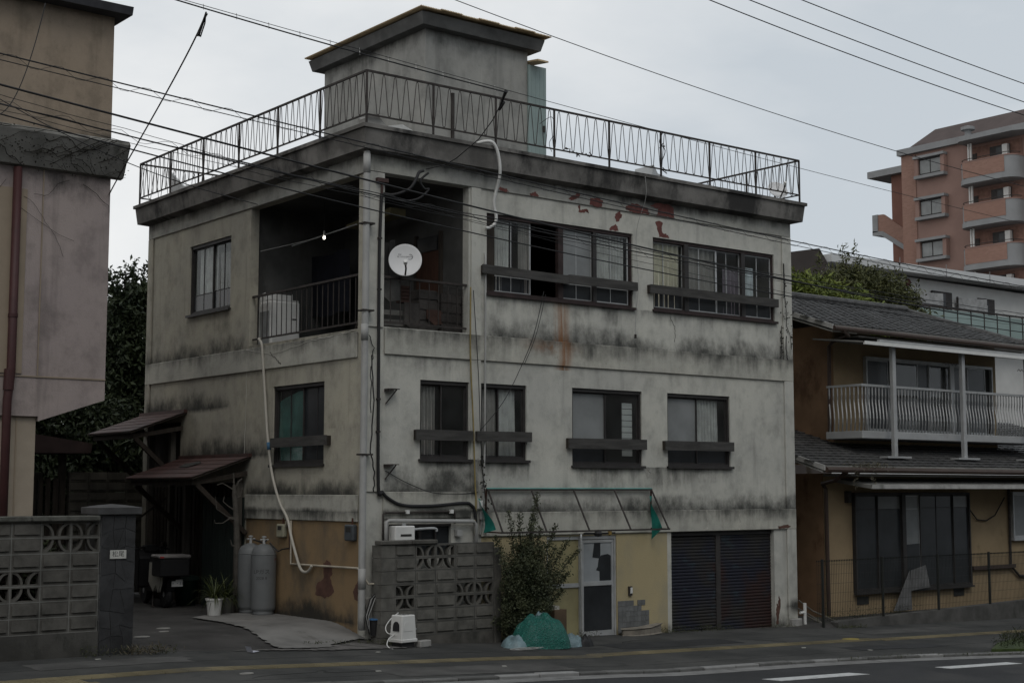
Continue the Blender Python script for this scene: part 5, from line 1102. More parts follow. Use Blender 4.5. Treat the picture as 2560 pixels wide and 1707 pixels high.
for k in range(8): inst(spm, 'baluster', bo, loc=(12.60, .62 + .11 * k, 0))
for x in (13.38, 15.86, 18.4):
    po = MB().box(x - .055, x + .055, .27, .36, lp(.3) + .09, 5.08).build('post', rail_m, bo, bevel=.006); MB().box(x - .38, x + .42, .20, .42, lp(.3) + .05, lp(.3) + .09).build('foot', rail_m, po)
MB().bar((12.9, .30, 5.13), (19.6, .30, 5.13), .07, .09).build('top_beam', rail_m, bo); MB().bar((12.2, .12, 5.055), (19.4, .12, 5.055), .05, .07).build('awning_edge', white_m, bo)
MB().prism([(.12, 5.06), (1.48, 5.22), (1.48, 5.25), (.12, 5.09)], lambda u, v, d: (d, u, v), 12.2, 19.5).build('awning_sheet', soff_m, bo)
for x in (15.3, 18.2): MB().tube([(x + .06 * k, .42, 4.78 + .05 * (k % 2)) for k in range(10)], .007, 5).build('clothes_hook', iron_m, bo)
P = [(11.6 + rnd.gauss(.25, .35), -.22 + rnd.gauss(0, .05), 2.50 + rnd.gauss(0, .04)) for _ in range(260)] + [(11.35 + rnd.choice((0, .55)) + rnd.gauss(0, .03), -.26, 2.4 - rnd.random() * .35) for _ in range(60)]
o = leaves('gutter_weeds', MAT('dry_weeds', (.13, .12, .085), .9), None, P, .07, .18, seed=44); tag(o, 'dry weeds sprouting from the lower gutter of the tiled house', 'weeds', kind='stuff')
# loose white panels leaning behind the fence
for lb, q, yy in (('white torn panel leaning at the dark window of the tiled house', [(13.32, -.5), (13.95, -.5), (13.90, .32)], .40), ('pale sheet leaning against the window of the tiled house', [(13.95, -.1), (14.62, -.05), (14.48, .42), (13.97, .32)], .42)):
    tag(MB().prism(q, PL('y', yy), 0, .015).build('panel', MAT('pale_panel', (.15, .15, .15), .8)), lb, 'panel')

# mesh fence with a concrete base
FE = thing('mesh_fence', 'dark green wire mesh fence on a low concrete base before the tiled house', 'fence')
fen_m = MAT('fence_green_black', (.014, .016, .014), .55, .2, 4, 0)
fz = lambda x: -.49 + (x - 10) * .018
px_ = [9.98, 11.80, 13.62, 15.43, 17.25, 19.07]
for x in px_: MB().tube([(x, -.5, -.75), (x, -.5, .71)], .027, 8).build('post', fen_m, FE)
for a, c in zip([9.80] + px_[:-1], px_):
    m = MB(); n = int((c - a) / .05)
    for k in range(n): x = a + .02 + k * (c - a - .03) / n; m.box(x - .0022, x + .0022, -.5022, -.4978, fz(x) + .03, .69)
    for z in (-.30, -.12, .06, .24, .42, .60, .66): m.box(a, c, -.505, -.501, z, z + .0045)
    for k in range(n): x = a + .02 + k * (c - a - .03) / n; m.box(x - .004, x + .004, -.51, -.49, .66, .69)
    m.build('mesh_panel', fen_m, FE)
m = MB(); m.prism([(10.3, -1.0), (24, -1.4), (24, fz(24)), (10.3, fz(10.3))], PL('y', -.60), 0, .18); m.build('base', MAT('fence_base', (.085, .083, .078), .95, .35, 2, .5, 40, .008, dirt=(.035, .036, .03)), FE, bevel=.012)

# ------------------------------------------------------------------ white block behind
wb_m = MAT('white_block_render', (.50, .50, .485), .9, .08, 1, .1); dkbr = MAT('dark_brown_cladding', (.055, .046, .042), .9, .15, 1.5, .2)
WBd = thing('white_block', 'low white apartment block with broad pale fascia behind the tiled house', 'building')
MB().box(33.2, 62, 18.75, 30, -1, 11.0).build('wall', wb_m, WBd); MB().prism([(33.15, 11.0), (64, 11.3), (64, 11.72), (33.15, 11.32)], PL('y', 18), 0, 12).build('roof_fascia', MAT('pale_fascia', (.50, .51, .51), .7, .05, 1, .05), WBd)
for x in (37.5, 40.7, 43.9, 47.1): box('fascia_joint', MAT('joint_grey', (.2, .2, .2), .8) if x < 38 else bpy.data.materials['joint_grey'], WBd, x - .015, x + .015, 17.985, 17.999, 11.05, 11.6)
MB().prism([(27, -1), (33.1, -1), (33.1, 11.02), (32.65, 11.50), (30.5, 11.10), (27, 10.4)], PL('y', 18.2), 0, 10).build('side_block', dkbr, WBd)
for x0, x1, z1 in ((40.6, 42.0, 10.55), (44.0, 45.2, 10.5)):
    f = MB().box(x0, x1, 18.65, 18.748, 8.4, z1).build('window', dkframe, WBd); box('pane', frost_dk, f, x0 + .08, x1 - .5, 18.63, 18.648, 8.5, z1 - .08); box('pane', frost_m, f, x0 + .1, x0 + .6, 18.61, 18.628, 9.5, z1 - .3)
for x in (40.6, 43.8):
    p_ = MB().prism([(0, 8.8), (1.55, 8.8), (1.55, 10.35), (0, 10.35)], lambda u, v, d: (x - u * .98 + d * .2, 18.12 + u * .25 + d, v), 0, .05).build('partition', MAT('partition_grey', (.27, .275, .275), .8) if x < 41 else bpy.data.materials['partition_grey'], WBd)
    for q in (0, 1.55): box('frame', iron_m, p_, x - q * .98 - .03, x - q * .98 + .03, 18.2 + q * .25 - .04, 18.2 + q * .25 + .03, 8.8, 10.4)
gp_m = MAT('green_glass_panel', (.20, .27, .255), .3, .08, 1, 0, spec=.5)
br_ = MB().box(38.5, 62, 18.0, 18.06, 9.70, 9.77).build('balcony_rail', iron_m, WBd)
for k in range(16):
    x = 38.5 + .98 * k; box('post', iron_m, br_, x - .025, x + .025, 18.0, 18.05, 8.6, 9.7); box('glass_panel', gp_m, br_, x + .03, x + .95, 18.02, 18.03, 8.75, 9.66)
box('balcony_slab', wb_m, WBd, 38.4, 62, 17.95, 18.74, 8.4, 8.6); MB().lathe([(.0, 0), (.14, .02), (.16, .1), (0, .12)], seg=12, M=Matrix.Translation((38.95, 18.75, 10.75)) @ Matrix.Rotation(R(90), 4, 'X')).build('round_vent', MAT('vent_red', (.10, .03, .03), .7), WBd)

# ------------------------------------------------------------------ brick apartment tower
bk = NM('salmon_tile', .85, 0, .2); _p = bk.pos(); _x, _y, _z = bk.xyz(_p)
bt = bk.nt.nodes.new('ShaderNodeTexBrick'); bt.inputs['Scale'].default_value = 1.0; bt.inputs['Brick Width'].default_value = .24; bt.inputs['Row Height'].default_value = .075; bt.inputs['Mortar Size'].default_value = .006
bt.inputs['Color1'].default_value = (.232, .135, .105, 1); bt.inputs['Color2'].default_value = (.275, .165, .13, 1); bt.inputs['Mortar'].default_value = (.25, .17, .14, 1)
cx = bk.nt.nodes.new('ShaderNodeCombineXYZ'); bk.nt.links.new((_y + _x).s, cx.inputs[0]); bk.nt.links.new(_z.s, cx.inputs[1]); bk.nt.links.new(cx.outputs[0], bt.inputs['Vector'])
_o = bk.mix(bk.noise(_p, .35, (1, 1, 1), 4).ss(.35, .65) * .35, bt.outputs['Color'], (.22, .125, .098)); bk.color(_o); brick_m = bk.m
pinkb = MAT('salmon_render', (.245, .158, .133), .9, .1, .6, .1); sill_m = MAT('blue_grey_trim', (.225, .23, .235), .8, .1, 1, .05); roof_br = MAT('brown_mansard', (.075, .058, .055), .85, .15, 1, .2)
A = thing('brick_apartment', 'salmon brick apartment tower with rounded balconies far behind at the right', 'building')
MB().box(66, 84, 5, 38.8, -2, 24.05).build('wall', pinkb, A)
MB().box(65.94, 65.998, 37.74, 38.83, -2, 23.7).build('brick_strip', brick_m, A)
MB().box(65.7, 84.2, 4, 39.0, 23.72, 24.12).build('parapet_trim', sill_m, A)
m = MB(); m.v += [(66.1, 38.5, 24.13), (66.1, 4, 24.13), (68, 4, 25.6), (68, 37.6, 25.6), (84, 38.5, 24.13), (82, 37.6, 25.6), (82, 4, 25.6)]; m.f += [(0, 1, 2, 3), (0, 3, 5, 4), (3, 2, 6, 5)]; m.build('mansard_roof', roof_br, A)
def apt_window(y0, y1, z0, z1):
    o = MB(); o.box(65.55, 65.98, y0 - .06, y1 + .06, z0 - .30, z0 - .10); o.box(65.50, 65.98, y0 - .08, y1 + .08, z1 + .08, z1 + .25); 
    w = o.build('window_bay', sill_m, A)
    for a_, c_ in ((y0 - .05, y0 + .22), (y1 - .22, y1 + .05)): box('bay_cheek', pinkb, w, 65.62, 65.98, a_, c_, z0 - .10, z1 + .08)
    f = MB(); f.box(65.80, 65.97, y0 + .22, y1 - .22, z0 - .09, z1 + .07); fo = f.build('window', dkframe, w)
    ym = (y0 + y1) / 2
    for a, c in ((y0 + .30, ym - .04), (ym + .04, y1 - .30)): box('pane', frost_m, w, 65.775, 65.795, a, c, z0 + .02, z1 - .04)
def apt_balcony(y0, y1, zf):
    n = 10
    def outline(r, ins):
        q = [(66.0, y0 + ins)]
        for k in range(n + 1): a = math.pi / 2 * k / n; q.append((64.6 + r - (r - ins) * math.sin(a), y0 + r - (r - ins) * math.cos(a)))
        for k in range(n + 1): a = math.pi / 2 * (1 - k / n); q.append((64.6 + r - (r - ins) * math.sin(a), y1 - r + (r - ins) * math.cos(a)))
        q.append((66.0, y1 - ins)); return q
    f = lambda u, v, d: (u, v, d)
    base = MB().prism(outline(.8, -.05), f, zf - .25, zf + .05).build('balcony', sill_m, A)
    MB().prism(outline(.8, .0), f, zf + .05, zf + 1.10).build('parapet_grey', sill_m, base); MB().prism(outline(.8, -.03), f, zf + 1.10, zf + 1.17).build('coping', pinkb, base); MB().prism([(64.585, y0 + .6), (64.62, y0 + .6), (64.62, y1 - .45), (64.585, y1 - .45)], f, zf + .12, zf + 1.09).build('parapet_brick', brick_m, base)
    MB().tube([(q[0] + .05, q[1], zf + 1.32) for q in outline(.8, .02)[1:-1]], .025, 5).build('hand_rail', iron_m, base)
    box('recess', MAT('recess_dark', (.20, .115, .09), .9) if 'recess_dark' not in bpy.data.materials else bpy.data.materials['recess_dark'], base, 65.96, 65.995, y0 + .2, y1 - .1, zf + .1, zf + 2.3)
    d_ = box('balcony_window', dkframe, base, 65.90, 65.955, y0 + 1.0, y0 + 2.4, zf + .1, zf + 2.1); box('pane', frost_dk, d_, 65.88, 65.898, y0 + 1.45, y0 + 1.95, zf + .2, zf + 2.0); box('air_unit', white_m, d_, 65.6, 65.85, y0 + 1.0, y0 + 1.35, zf + .9, zf + 2.05)
    box('louvre', iron_m, base, 65.93, 65.958, y1 - .6, y1 - .25, zf + 1.2, zf + 1.9)
    for dy, r_ in ((.12, .06), (.30, .07)): MB().tube([(65.4, y1 - dy - .25, zf + .1), (65.4, y1 - dy - .25, zf + 2.45)], r_, 8).build('drainpipe', white_m, base)
for k in range(5):
    z = 22.12 - 2.70 * k; apt_window(35.40, 37.55, z + .1, z + 1.02); apt_balcony(29.80, 33.75, 20.98 - 2.68 * k); apt_window(26.6, 29.0, z + .1, z + 1.02); apt_balcony(21.5, 25.5, 20.98 - 2.68 * k)
f = lambda u, v, d: (u, v, d)
MB().prism([(64.5, 29.7), (64.5, 33.4), (64.8, 33.8), (66, 33.9), (66, 29.0), (64.9, 29.0)], f, 23.46, 23.76).build('top_canopy', sill_m, A); MB().lathe([(.2, 0), (.2, .45), (.42, .5), (.42, .68), (.2, .75)], seg=14, c=(65.3, 33.3, 23.78)).build('roof_vent', sill_m, A)
# outside stair at the rear
MB().box(67.5, 70, 38.9, 42.8, 23.1, 23.55).build('stair_roof', sill_m, A); MB().box(68, 70, 38.9, 41.2, 10, 23.1).build('stair_core', MAT('stair_core', (.17, .085, .065), .9, .1, 1), A)
MB().prism([(42.7, 19.35), (42.7, 20.6), (41.86, 20.56), (40.2, 19.35), (38.85, 18.4), (38.85, 17.2), (40.24, 18.02), (42.0, 19.2)], lambda u, v, d: (67.9 + d, u, v), 0, .2).build('stair_flight', brick_m, A); MB().prism([(42.75, 19.2), (42.75, 19.5), (41.9, 19.4), (38.85, 17.35), (38.85, 17.0), (42.0, 19.1)], lambda u, v, d: (67.85 + d, u, v), 0, 2).build('stair_soffit', sill_m, A); MB().box(67.85, 69, 42.3, 42.74, 19.4, 20.6).build('stair_end', sill_m, A)

# trees behind the tiled house
brt_m = leaf_mat('yellow_green_leaf', (.060, .085, .014), (.16, .19, .040), 2.2); olive_m = leaf_mat('olive_leaf', (.026, .032, .011), (.095, .10, .036), 2.6)
tree('bright_tree', 'bright yellow-green tree behind the tiled house roof next to the concrete building', (21.6, 9.5, -.6), 8.0, [(-.9, 0, 8.2, 1.0, .75), (.3, .1, 8.0, 1.2, .8), (1.6, 0, 7.8, 1.2, .75), (-.7, 0, 8.85, .28, .4), (.2, 0, 8.75, .32, .35), (-1.6, 0, 7.85, .9, .8), (2.4, 0, 7.7, .9, .7)], brt_m, 26000, .20, 51, shoots=2, asp=.28)
tree('round_olive_tree', 'rounded olive-green tree with bare top shoots in front of the white block', (25.5, 11.0, -.6), 9.0, [(.9, 0, 8.75, 1.55, 1.0), (-.2, 0, 8.8, 1.25, .9), (1.25, -.3, 7.9, 1.5, .9), (-1.2, 0, 8.4, .9, .8), (.3, 0, 8.2, 1.6, .9)], olive_m, 44000, .17, 52, shoots=12, asp=.3)

# ------------------------------------------------------------------ street-level things
# white box machine by the block wall
t = thing('boxy_machine', 'white boxy machine with arched opening and side handle before the block wall', 'machine', loc=(.19, -.76, zs(.19, -.76)), rz=R(8))
m = MB(); m.v += [(-.13, -.11, .10), (.17, -.11, .10), (.17, .16, .10), (-.13, .16, .10), (-.115, -.10, .47), (.145, -.10, .47), (.145, .14, .47), (-.115, .14, .47)]; m.f += [(0, 3, 2, 1), (4, 5, 6, 7), (0, 1, 5, 4), (1, 2, 6, 5), (2, 3, 7, 6), (3, 0, 4, 7)]
mw = MAT('machine_white', (.58, .58, .56), .4, .06, 3, .05); m.build('case', mw, t, bevel=.012); box('skirt', mw, t, -.14, .18, -.12, .17, .075, .125, bevel=.008)
box('base', cable_m, t, -.11, .14, -.09, .13, 0, .075)
for x in (-.03, .05): box('top_slot', cable_m, t, x, x + .03, -.05, .08, .471, .474)
arch = [(-.085, .24), (.075, .24)] + [(-.005 + .08 * math.cos(a), .30 + .08 * math.sin(a)) for a in np.linspace(0, math.pi, 10)]
MB().prism([(u * .9, v) for u, v in arch], lambda u, v, d: (-.137 + (v - .1) * .04 + d, u * .95 + .02, v), -.004, .004).build('arched_opening', cable_m, t)
MB().prism([(u, v) for u, v in arch], lambda u, v, d: (u, -.112 + (v - .1) * .027 + d, v), -.003, .003).build('front_panel', mw, t)
MB().tube([(.165, .02, .27), (.20, .02, .28), (.21, -.05, .25)], .016, 8).build('handle', alum_m, t)
tag(MB().tube(cr([(.36, -.37, .19), (.18, -.45, .12), (.02, -.55, .02), (-.02, -.65, -.06), (.05, -.72, -.09), (.0, -.78, -.09), (-.12, -.84, -.13), (-.17, -.88, -.22), (-.10, -.94, -.272), (.08, -.96, -.285)]), .0075, 8).build('white_hose', white_m), 'white hose looping from the block wall to the white machine', 'hose')
tag(MB().box(-.12, .12, -.06, .06, 0, .10).build('concrete_brick', conc_m, bevel=.01), 'broken concrete brick lying beside the white machine', 'brick'); o = bpy.data.objects['concrete_brick']; o.location = (.52, -.80, zs(.52, -.8)); o.rotation_euler = (0, 0, R(12))
# bucket and offcut between pipe and wall
t = thing('bucket', 'small dark bucket with a blue rim beside the drainpipe', 'bucket', loc=(.06, -.18, -.14)); MB().lathe([(.06, 0), (.085, .22), (.09, .24), (.08, .235), (.055, .02)], seg=16).build('pail', cable_m, t); MB().lathe([(.084, .225), (.096, .23), (.096, .245), (.084, .25)], seg=16).build('rim', MAT('blue_plastic', (.05, .13, .26), .5), t)
tag(MB().box(0, .12, -.02, 0, 0, .42).build('offcut_board', MAT('offcut', (.20, .19, .17), .8)), 'short board leaning behind the blue-rimmed bucket', 'board'); o = bpy.data.objects['offcut_board']; o.location = (.02, -.10, -.02); o.rotation_euler = (0, R(-14), 0)
for k in range(4):
    tag(MB().tube([(.16 - .02 * k, -.20, .60 - .03 * k), (.05 - .03 * k, -.20, .40), (-.06 - .02 * k, -.20, .15), (-.04, -.20, -.12)], .008, 5).build('loose_cable', cable_m if k % 2 else pvc_m), ['thick dark cable', 'thin grey cable', 'bent dark cable', 'lowest grey cable'][k] + ' hanging loose between drainpipe and block wall', 'cable', 'loose cables by the drainpipe')
# netted rubbish heap
t = thing('rubbish_heap', 'rubbish bags heaped under a dark green net on the sidewalk', 'rubbish', loc=(2.50, -1.12, zs(2.50, -1.12)))
def heap(sx, sy, h, amp, seed, off=0.0):
    rg = np.random.RandomState(seed); ph = rg.uniform(0, 6.28, 8)
    def f(a, c):
        th = a * 6.2832; r = c; e = 1 + .12 * math.sin(2 * th + ph[0]) + .08 * math.sin(3 * th + ph[1]) + .05 * math.sin(5 * th + ph[2])
        x, y = sx * r * e * math.cos(th), sy * r * e * math.sin(th)
        z = h * max(0.0, 1 - r ** 2.8) ** .7 + amp * math.sin(9 * x / sx + ph[3]) * math.sin(7 * y / sy + ph[4]) * (1 - r) + amp * .7 * math.sin(17 * x / sx + 5 * y + ph[5]) * (1 - r) * .8 + .012 * math.sin(23 * th + 9 * r + ph[6]) * r * (1 - r) * 4 + .010 * math.sin(41 * th + ph[7] + 14 * r) * r * (1 - r) * 4
        return (x, y, max(0.0, z + off))
    return f
bag_m = MAT('pale_blue_bag', (.15, .215, .235), .4, .3, 5, .7, 14, .03); nk = NM('rubbish_net_green', .5, 0, .3); _p = nk.pos(); vo = nk.nt.nodes.new('ShaderNodeTexVoronoi'); vo.feature = 'DISTANCE_TO_EDGE'; vo.inputs['Scale'].default_value = 26; nk.nt.links.new(_p, vo.inputs['Vector'])
_e = X(nk.nt, vo.outputs['Distance']).ss(.14, .03); _c = nk.mix(nk.noise(_p, 3.2, (1, 1, 1), 4, .6, loc=(2, 2, 2)).ss(.52, .68) * .75, (.012, .085, .070), (.17, .30, .30)); _c = nk.mix(_e * .85, _c, (.022, .16, .125)); nk.color(_c); nk.bump(_e + nk.noise(_p, 9, (1, 1, 1), 3, .6) * 1.5, .8, .02); netg = nk.m
MB().grid(heap(.46, .38, .47, .045, 3), 110, 34).build('net_cover', netg, t, smooth=True)
def bag(lb, c, sx, sy, h, seed, mat=bag_m): o = MB().grid(heap(sx, sy, h, .035, seed), 28, 10).build('rubbish_bag', mat, smooth=True); o.location = c; tag(o, lb, 'rubbish bag', 'rubbish bags round the green net')
bag('pale blue bag squeezed out at the left of the green net', (2.10, -1.05, zs(2.1, -1)), .30, .24, .17, 6); bag('pale blue bag at the right of the green net', (3.02, -1.22, zs(3.0, -1.2)), .30, .17, .17, 7); bag('pale bag poking up behind the top of the green net', (2.68, -.92, zs(2.7, -.9)), .20, .15, .50, 8); bag('small black bag at the right end of the rubbish heap', (3.30, -1.28, zs(3.3, -1.3)), .14, .11, .15, 9, cable_m)
tag(MB().tube([(1.98 + .17 * math.cos(a) * (1 + .08 * a), -1.42 + .08 * math.sin(a) * (1 + .05 * a), zs(2.1, -1.4) + .012 + .002 * a) for a in np.linspace(0, 12, 40)], .006, 5).build('rope_coil', pvc_m), 'thin rope coiled on the sidewalk before the green net', 'rope')
t = thing('cardboard_box', 'brown box standing between the rubbish heap and the sliding door', 'box', loc=(3.42, -.42, zs(3.4, -.4))); box('carton', MAT('carton', (.10, .070, .045), .9), t, -.12, .14, -.1, .12, 0, .50, bevel=.004); box('paper_scrap', MAT('scrap', (.35, .34, .30), .8), t, -.10, .0, -.08, .06, .502, .56)
for lb, (x, y), s in (('flat pale stone slab lying below the grey wall tiles', (5.55, -.16), 1.0),):
    o = MB().prism([(-.5, -.08), (-.3, -.16), (.1, -.14), (.48, -.02), (.45, .08), (.05, .10), (-.4, .06)], lambda u, v, d: (u, v, d + (.05 if d > 0 else 0) + .10 * max(0, u) * (d > 0)), 0, .07).build('stone_slab_loose', MAT('pale_stone', (.20, .18, .15), .95, .3, 5, .6, 20, .02), bevel=.02); o.location = (x, y, zs(x, y)); tag(o, lb, 'stone')
# weeds along the wall foot: uncountable
P = []
for (x0, x1, y, n, h) in ((5.9, 7.9, -.12, 420, .10), (8.6, 9.6, -.12, 120, .06), (-4.7, -3.4, -.72, 260, .12), (10.0, 13.5, -.20, 900, .22), (10.1, 10.9, -.75, 200, .06), (3.4, 4.6, -.15, 150, .10), (5.5, 11, None, 260, .04), (.0, .3, -.42, 120, .08), (-1.2, .0, -.25, 200, .05)):
    for k in range(n):
        x = rnd.uniform(x0, x1)
        if y is None: yy = yk(x) - .15 + rnd.gauss(0, .015); z = zs(x, yy) - .02
        elif x > 9.9 and y > -.5: yy = y + rnd.uniform(-.25, .6); z = -.52
        else: yy = y + rnd.gauss(0, .05); z = zs(x, yy)
        P.append((x, yy, z + rnd.random() ** 2 * h))
o = leaves('weeds', leaf_mat('weed_green', (.022, .030, .010), (.065, .072, .028), 4), None, P, .036, .25, nrm=(0, 0, .9), seed=61); tag(o, 'low weeds along the foot of walls and kerb', 'weeds', kind='stuff')
P = [(-3.95 + rnd.gauss(.05, .18), -.78 + rnd.gauss(0, .06), zs(-4, -.8) + abs(rnd.gauss(0, .045))) for _ in range(130)]
tag(leaves('dry_grass', MAT('dead_grass', (.11, .095, .065), .9), None, P, .085, .12, nrm=(0, 0, .6), seed=62), 'tuft of dead grass at the foot of the gate pillar', 'grass', kind='stuff')
# planted verge at the right edge
m = MB().prism([(9.1, -4.72), (10.2, -4.1), (11.3, -3.7), (14, -3.4), (14, -6.1), (10.2, -5.0)], lambda u, v, d: (u, v, zs(u, v) + d), -.03, .06); o = m.build('verge', moss_m); struct(o)
P = []
while len(P) < 3200:
    x, y = rnd.uniform(9.2, 14), rnd.uniform(-6, -3.5)
    if y > yk(x) - .05 and y < -4.72 + (x - 9.1) * .5 and y < -3.55: P.append((x, y, zs(x, y) + .05 + rnd.random() * .16))
tag(leaves('verge_grass', leaf_mat('verge_green', (.012, .018, .006), (.035, .042, .016), 3), None, P, .075, .14, nrm=(0, 0, .8), seed=63), 'dark grass on the planted verge at the kerb end', 'grass', kind='stuff')
# bush at the end of the block wall
t = thing('bush', 'dense dark green bush with long shoots between the block wall and sliding door', 'bush', loc=(2.62, -.55, zs(2.6, -.5)))
rg = np.random.RandomState(77); st = MB(); P = []; zb0 = zs(2.6, -.5)
def shoot(end, n, spread, start=(0, 0, .1), r=.012):
    s, e = np.array(start), np.array(end) - np.array([2.62, -.55, zb0]); mid = (s + e) / 2 + np.array([0, 0, .12 * np.linalg.norm(e - s)])
    q = [tuple((1 - u) ** 2 * s + 2 * u * (1 - u) * mid + u * u * e) for u in np.linspace(0, 1, 7)]; st.tube(q, [r * (1 - .12 * k) for k in range(7)], 5)
    u = rg.uniform(.15, 1, n)[:, None] ** .8; c = (1 - u) ** 2 * s + 2 * u * (1 - u) * mid + u * u * e; P.append(c + rg.normal(size=(n, 3)) * spread * (1.25 - u * .75))
for e_ in ((2.11, -.5, 1.29), (2.37, -.5, 1.68), (2.59, -.5, 1.64), (3.05, -.4, 2.0), (3.15, -.35, 1.42), (3.47, -.35, 1.46), (3.96, -.35, 1.02), (3.75, -.35, .67), (3.59, -.4, .38), (3.3, -.6, .7), (2.05, -.75, .9), (2.75, -.6, 1.5), (2.9, -.45, 1.62), (3.7, -.4, 1.2), (3.35, -.5, 1.1), (3.2, -.4, .3)): shoot(e_, 620, .05)
for k in range(150):
    a = rg.uniform(0, 6.283); rr_ = rg.uniform(.1, .60) ; zz = rg.uniform(.15, 1.62); w_ = math.sin(min(1, zz / .5) * 1.5) * (1.08 - .30 * zz); e_ = (2.64 + rr_ * w_ * math.cos(a) + .10 * zz * .6, -.55 + rr_ * w_ * .75 * math.sin(a), zb0 + zz); shoot(e_, 520, .085, start=(rg.uniform(-.08, .08), rg.uniform(-.06, .06), .05), r=.008)
st.build('branches', bark_m, t); leaves('foliage', leaf_mat('bush_green', (.018, .025, .012), (.085, .095, .050), 4.5), t, np.concatenate(P), .037, .5, seed=78)

# potted grasses
gr_m = leaf_mat('strap_leaf', (.018, .028, .008), (.075, .085, .028), 6)
def pot(lb, c, r, h, mat, n, ln, seed):
    t = thing('potted_plant', lb, 'plant', 'potted grasses by the driveway', loc=(*c, zlot(*c)))
    MB().lathe([(r * .72, 0), (r * .95, h * .9), (r * 1.06, h * .9), (r * 1.06, h), (r * .92, h), (r * .9, h * .88), (.01, h * .86)], seg=20).build('pot', mat, t, smooth=False)
    rg = random.Random(seed); m = MB()
    for k in range(n):
        a = rg.uniform(0, 6.283); L_ = ln * rg.uniform(.6, 1.15); up = rg.uniform(.35, 1.25); w = .011; out = rg.uniform(.35, .9); sd_ = Vector((-math.sin(a), math.cos(a), 0)); pts = []
        for s in np.linspace(0, 1, 7): pts.append(Vector((math.cos(a) * L_ * out * s, math.sin(a) * L_ * out * s, h * .9 + L_ * (up * s - .85 * s * s * (1.15 - up * .4)))))
        for s in range(6): w0, w1 = w * (1 - s / 6.5), w * (1 - (s + 1) / 6.5); m.quad(pts[s] - sd_ * w0, pts[s] + sd_ * w0, pts[s + 1] + sd_ * w1, pts[s + 1] - sd_ * w1)
    m.build('leaves', gr_m, t)
pot('strap-leaved plant in a white pot at the edge of the concrete apron', (-.94, 3.08), .14, .30, white_m, 130, .62, 1); pot('strap-leaved plant in a dull pot behind the white pot', (-.55, 3.42), .12, .28, MAT('dull_pot', (.10, .098, .09), .8), 110, .60, 2)
# bare pruned tree by the canopy
t = thing('bare_tree', 'bare pruned tree trunk with twisted twigs by the red canopy', 'tree', loc=(-.26, 3.58, -.03)); m = MB(); m.tube([(.02, 0, 0), (0, 0, .5), (-.02, 0, 1.05), (-.05, 0, 1.6), (-.09, 0, 2.0), (-.10, 0, 2.14)], [.075, .06, .055, .05, .045, .03], 9)
for q in ([(-.10, 0, 2.05), (-.22, .0, 2.12), (-.32, 0, 2.17), (-.42, .0, 2.14)], [(-.05, 0, 1.58), (-.2, 0, 1.60), (-.42, 0, 1.74), (-.45, 0, 1.95)], [(-.05, 0, 1.55), (-.18, -.02, 1.58), (-.30, 0, 1.50), (-.44, 0, 1.50), (-.46, 0, 1.56)], [(-.06, 0, 1.7), (-.2, 0, 1.78), (-.3, 0, 1.86), (-.28, 0, 1.95)], [(-.10, 0, 2.1), (-.12, 0, 2.35)], [(-.09, 0, 2.05), (-.02, 0, 2.2), (.05, 0, 2.25)], [(-.08, 0, 1.9), (.02, .0, 1.95), (.06, 0, 2.1)], [(-.03, 0, 1.1), (-.12, 0, 1.12), (-.15, 0, 1.22)]): m.tube([(a + .0, b_, c_) for a, b_, c_ in q], [.018, .012, .009, .006, .005][:len(q)], 5)
m.build('trunk', MAT('grey_bark', (.085, .078, .068), .95, .3, 7, .5, 25, .01), t)
# delivery scooter seen from behind
t = thing('scooter', 'white and black delivery scooter with a black top box under the canopies', 'scooter', loc=(-.80, 5.05, -.03), rz=R(-8)); bk_ = MAT('scooter_black', (.012, .012, .013), .45, .1, 3, 0); cream = MAT('scooter_cream', (.40, .39, .34), .4, .08, 3, 0)
tyre = lambda y: MB().lathe([(.15, -.045), (.21, -.05), (.235, -.02), (.235, .02), (.21, .05), (.15, .045)], seg=24, M=Matrix.Translation((0, y, .235)) @ Matrix.Rotation(R(90), 4, 'Y'))
for y in (.22, 1.45): w = tyre(y).build('wheel', cable_m, t); MB().lathe([(.02, -.05), (.145, -.03), (.145, .03), (.02, .05)], seg=16, M=Matrix.Translation((0, y, .235)) @ Matrix.Rotation(R(90), 4, 'Y')).build('rim', alum_m, w)
m = MB(); m.prism([(.0, .42), (.15, .30), (.55, .30), (.75, .36), (.80, .70), (.55, .78), (.05, .74), (-.06, .60)], lambda u, v, d: (d, u, v), -.14, .14); m.build('rear_body', bk_, t, bevel=.03)
m = MB(); m.prism([(-.04, .66), (.10, .74), (.62, .76), (.66, .45), (.40, .30), (.22, .42), (.10, .30), (-.0, .45)], lambda u, v, d: (d, u, v), -.185, -.142); m.build('side_panel', cream, t, bevel=.02)
m = MB(); m.prism([(-.04, .66), (.10, .74), (.62, .76), (.66, .45), (.40, .34), (.05, .50)], lambda u, v, d: (d, u, v), .142, .185); m.build('side_panel', bk_, t, bevel=.02)
m = MB(); m.prism([(1.12, .30), (1.20, .30), (1.32, .92), (1.22, 1.0), (1.10, .85)], lambda u, v, d: (d, u, v), -.26, .26); m.build('leg_shield', bk_, t, bevel=.03)
m = MB(); m.box(-.12, .12, .62, 1.15, .26, .32); m.build('footboard', bk_, t); m = MB(); m.prism([(.10, .76), (.75, .76), (.78, .84), (.45, .86), (.10, .84)], lambda u, v, d: (d, u, v), -.13, .13); m.build('seat', bk_, t, bevel=.03)
tb = MB(); tb.box(-.27, .27, -.26, .22, .56, .87); tbo = tb.build('top_box', bk_, t, bevel=.02); box('lid', MAT('box_lid', (.20, .19, .185), .5), tbo, -.285, .285, -.275, .235, .872, .935, bevel=.02); box('reflector', MAT('red_reflector', (.25, .03, .03), .3), tbo, -.27, -.20, -.281, -.277, .885, .915)
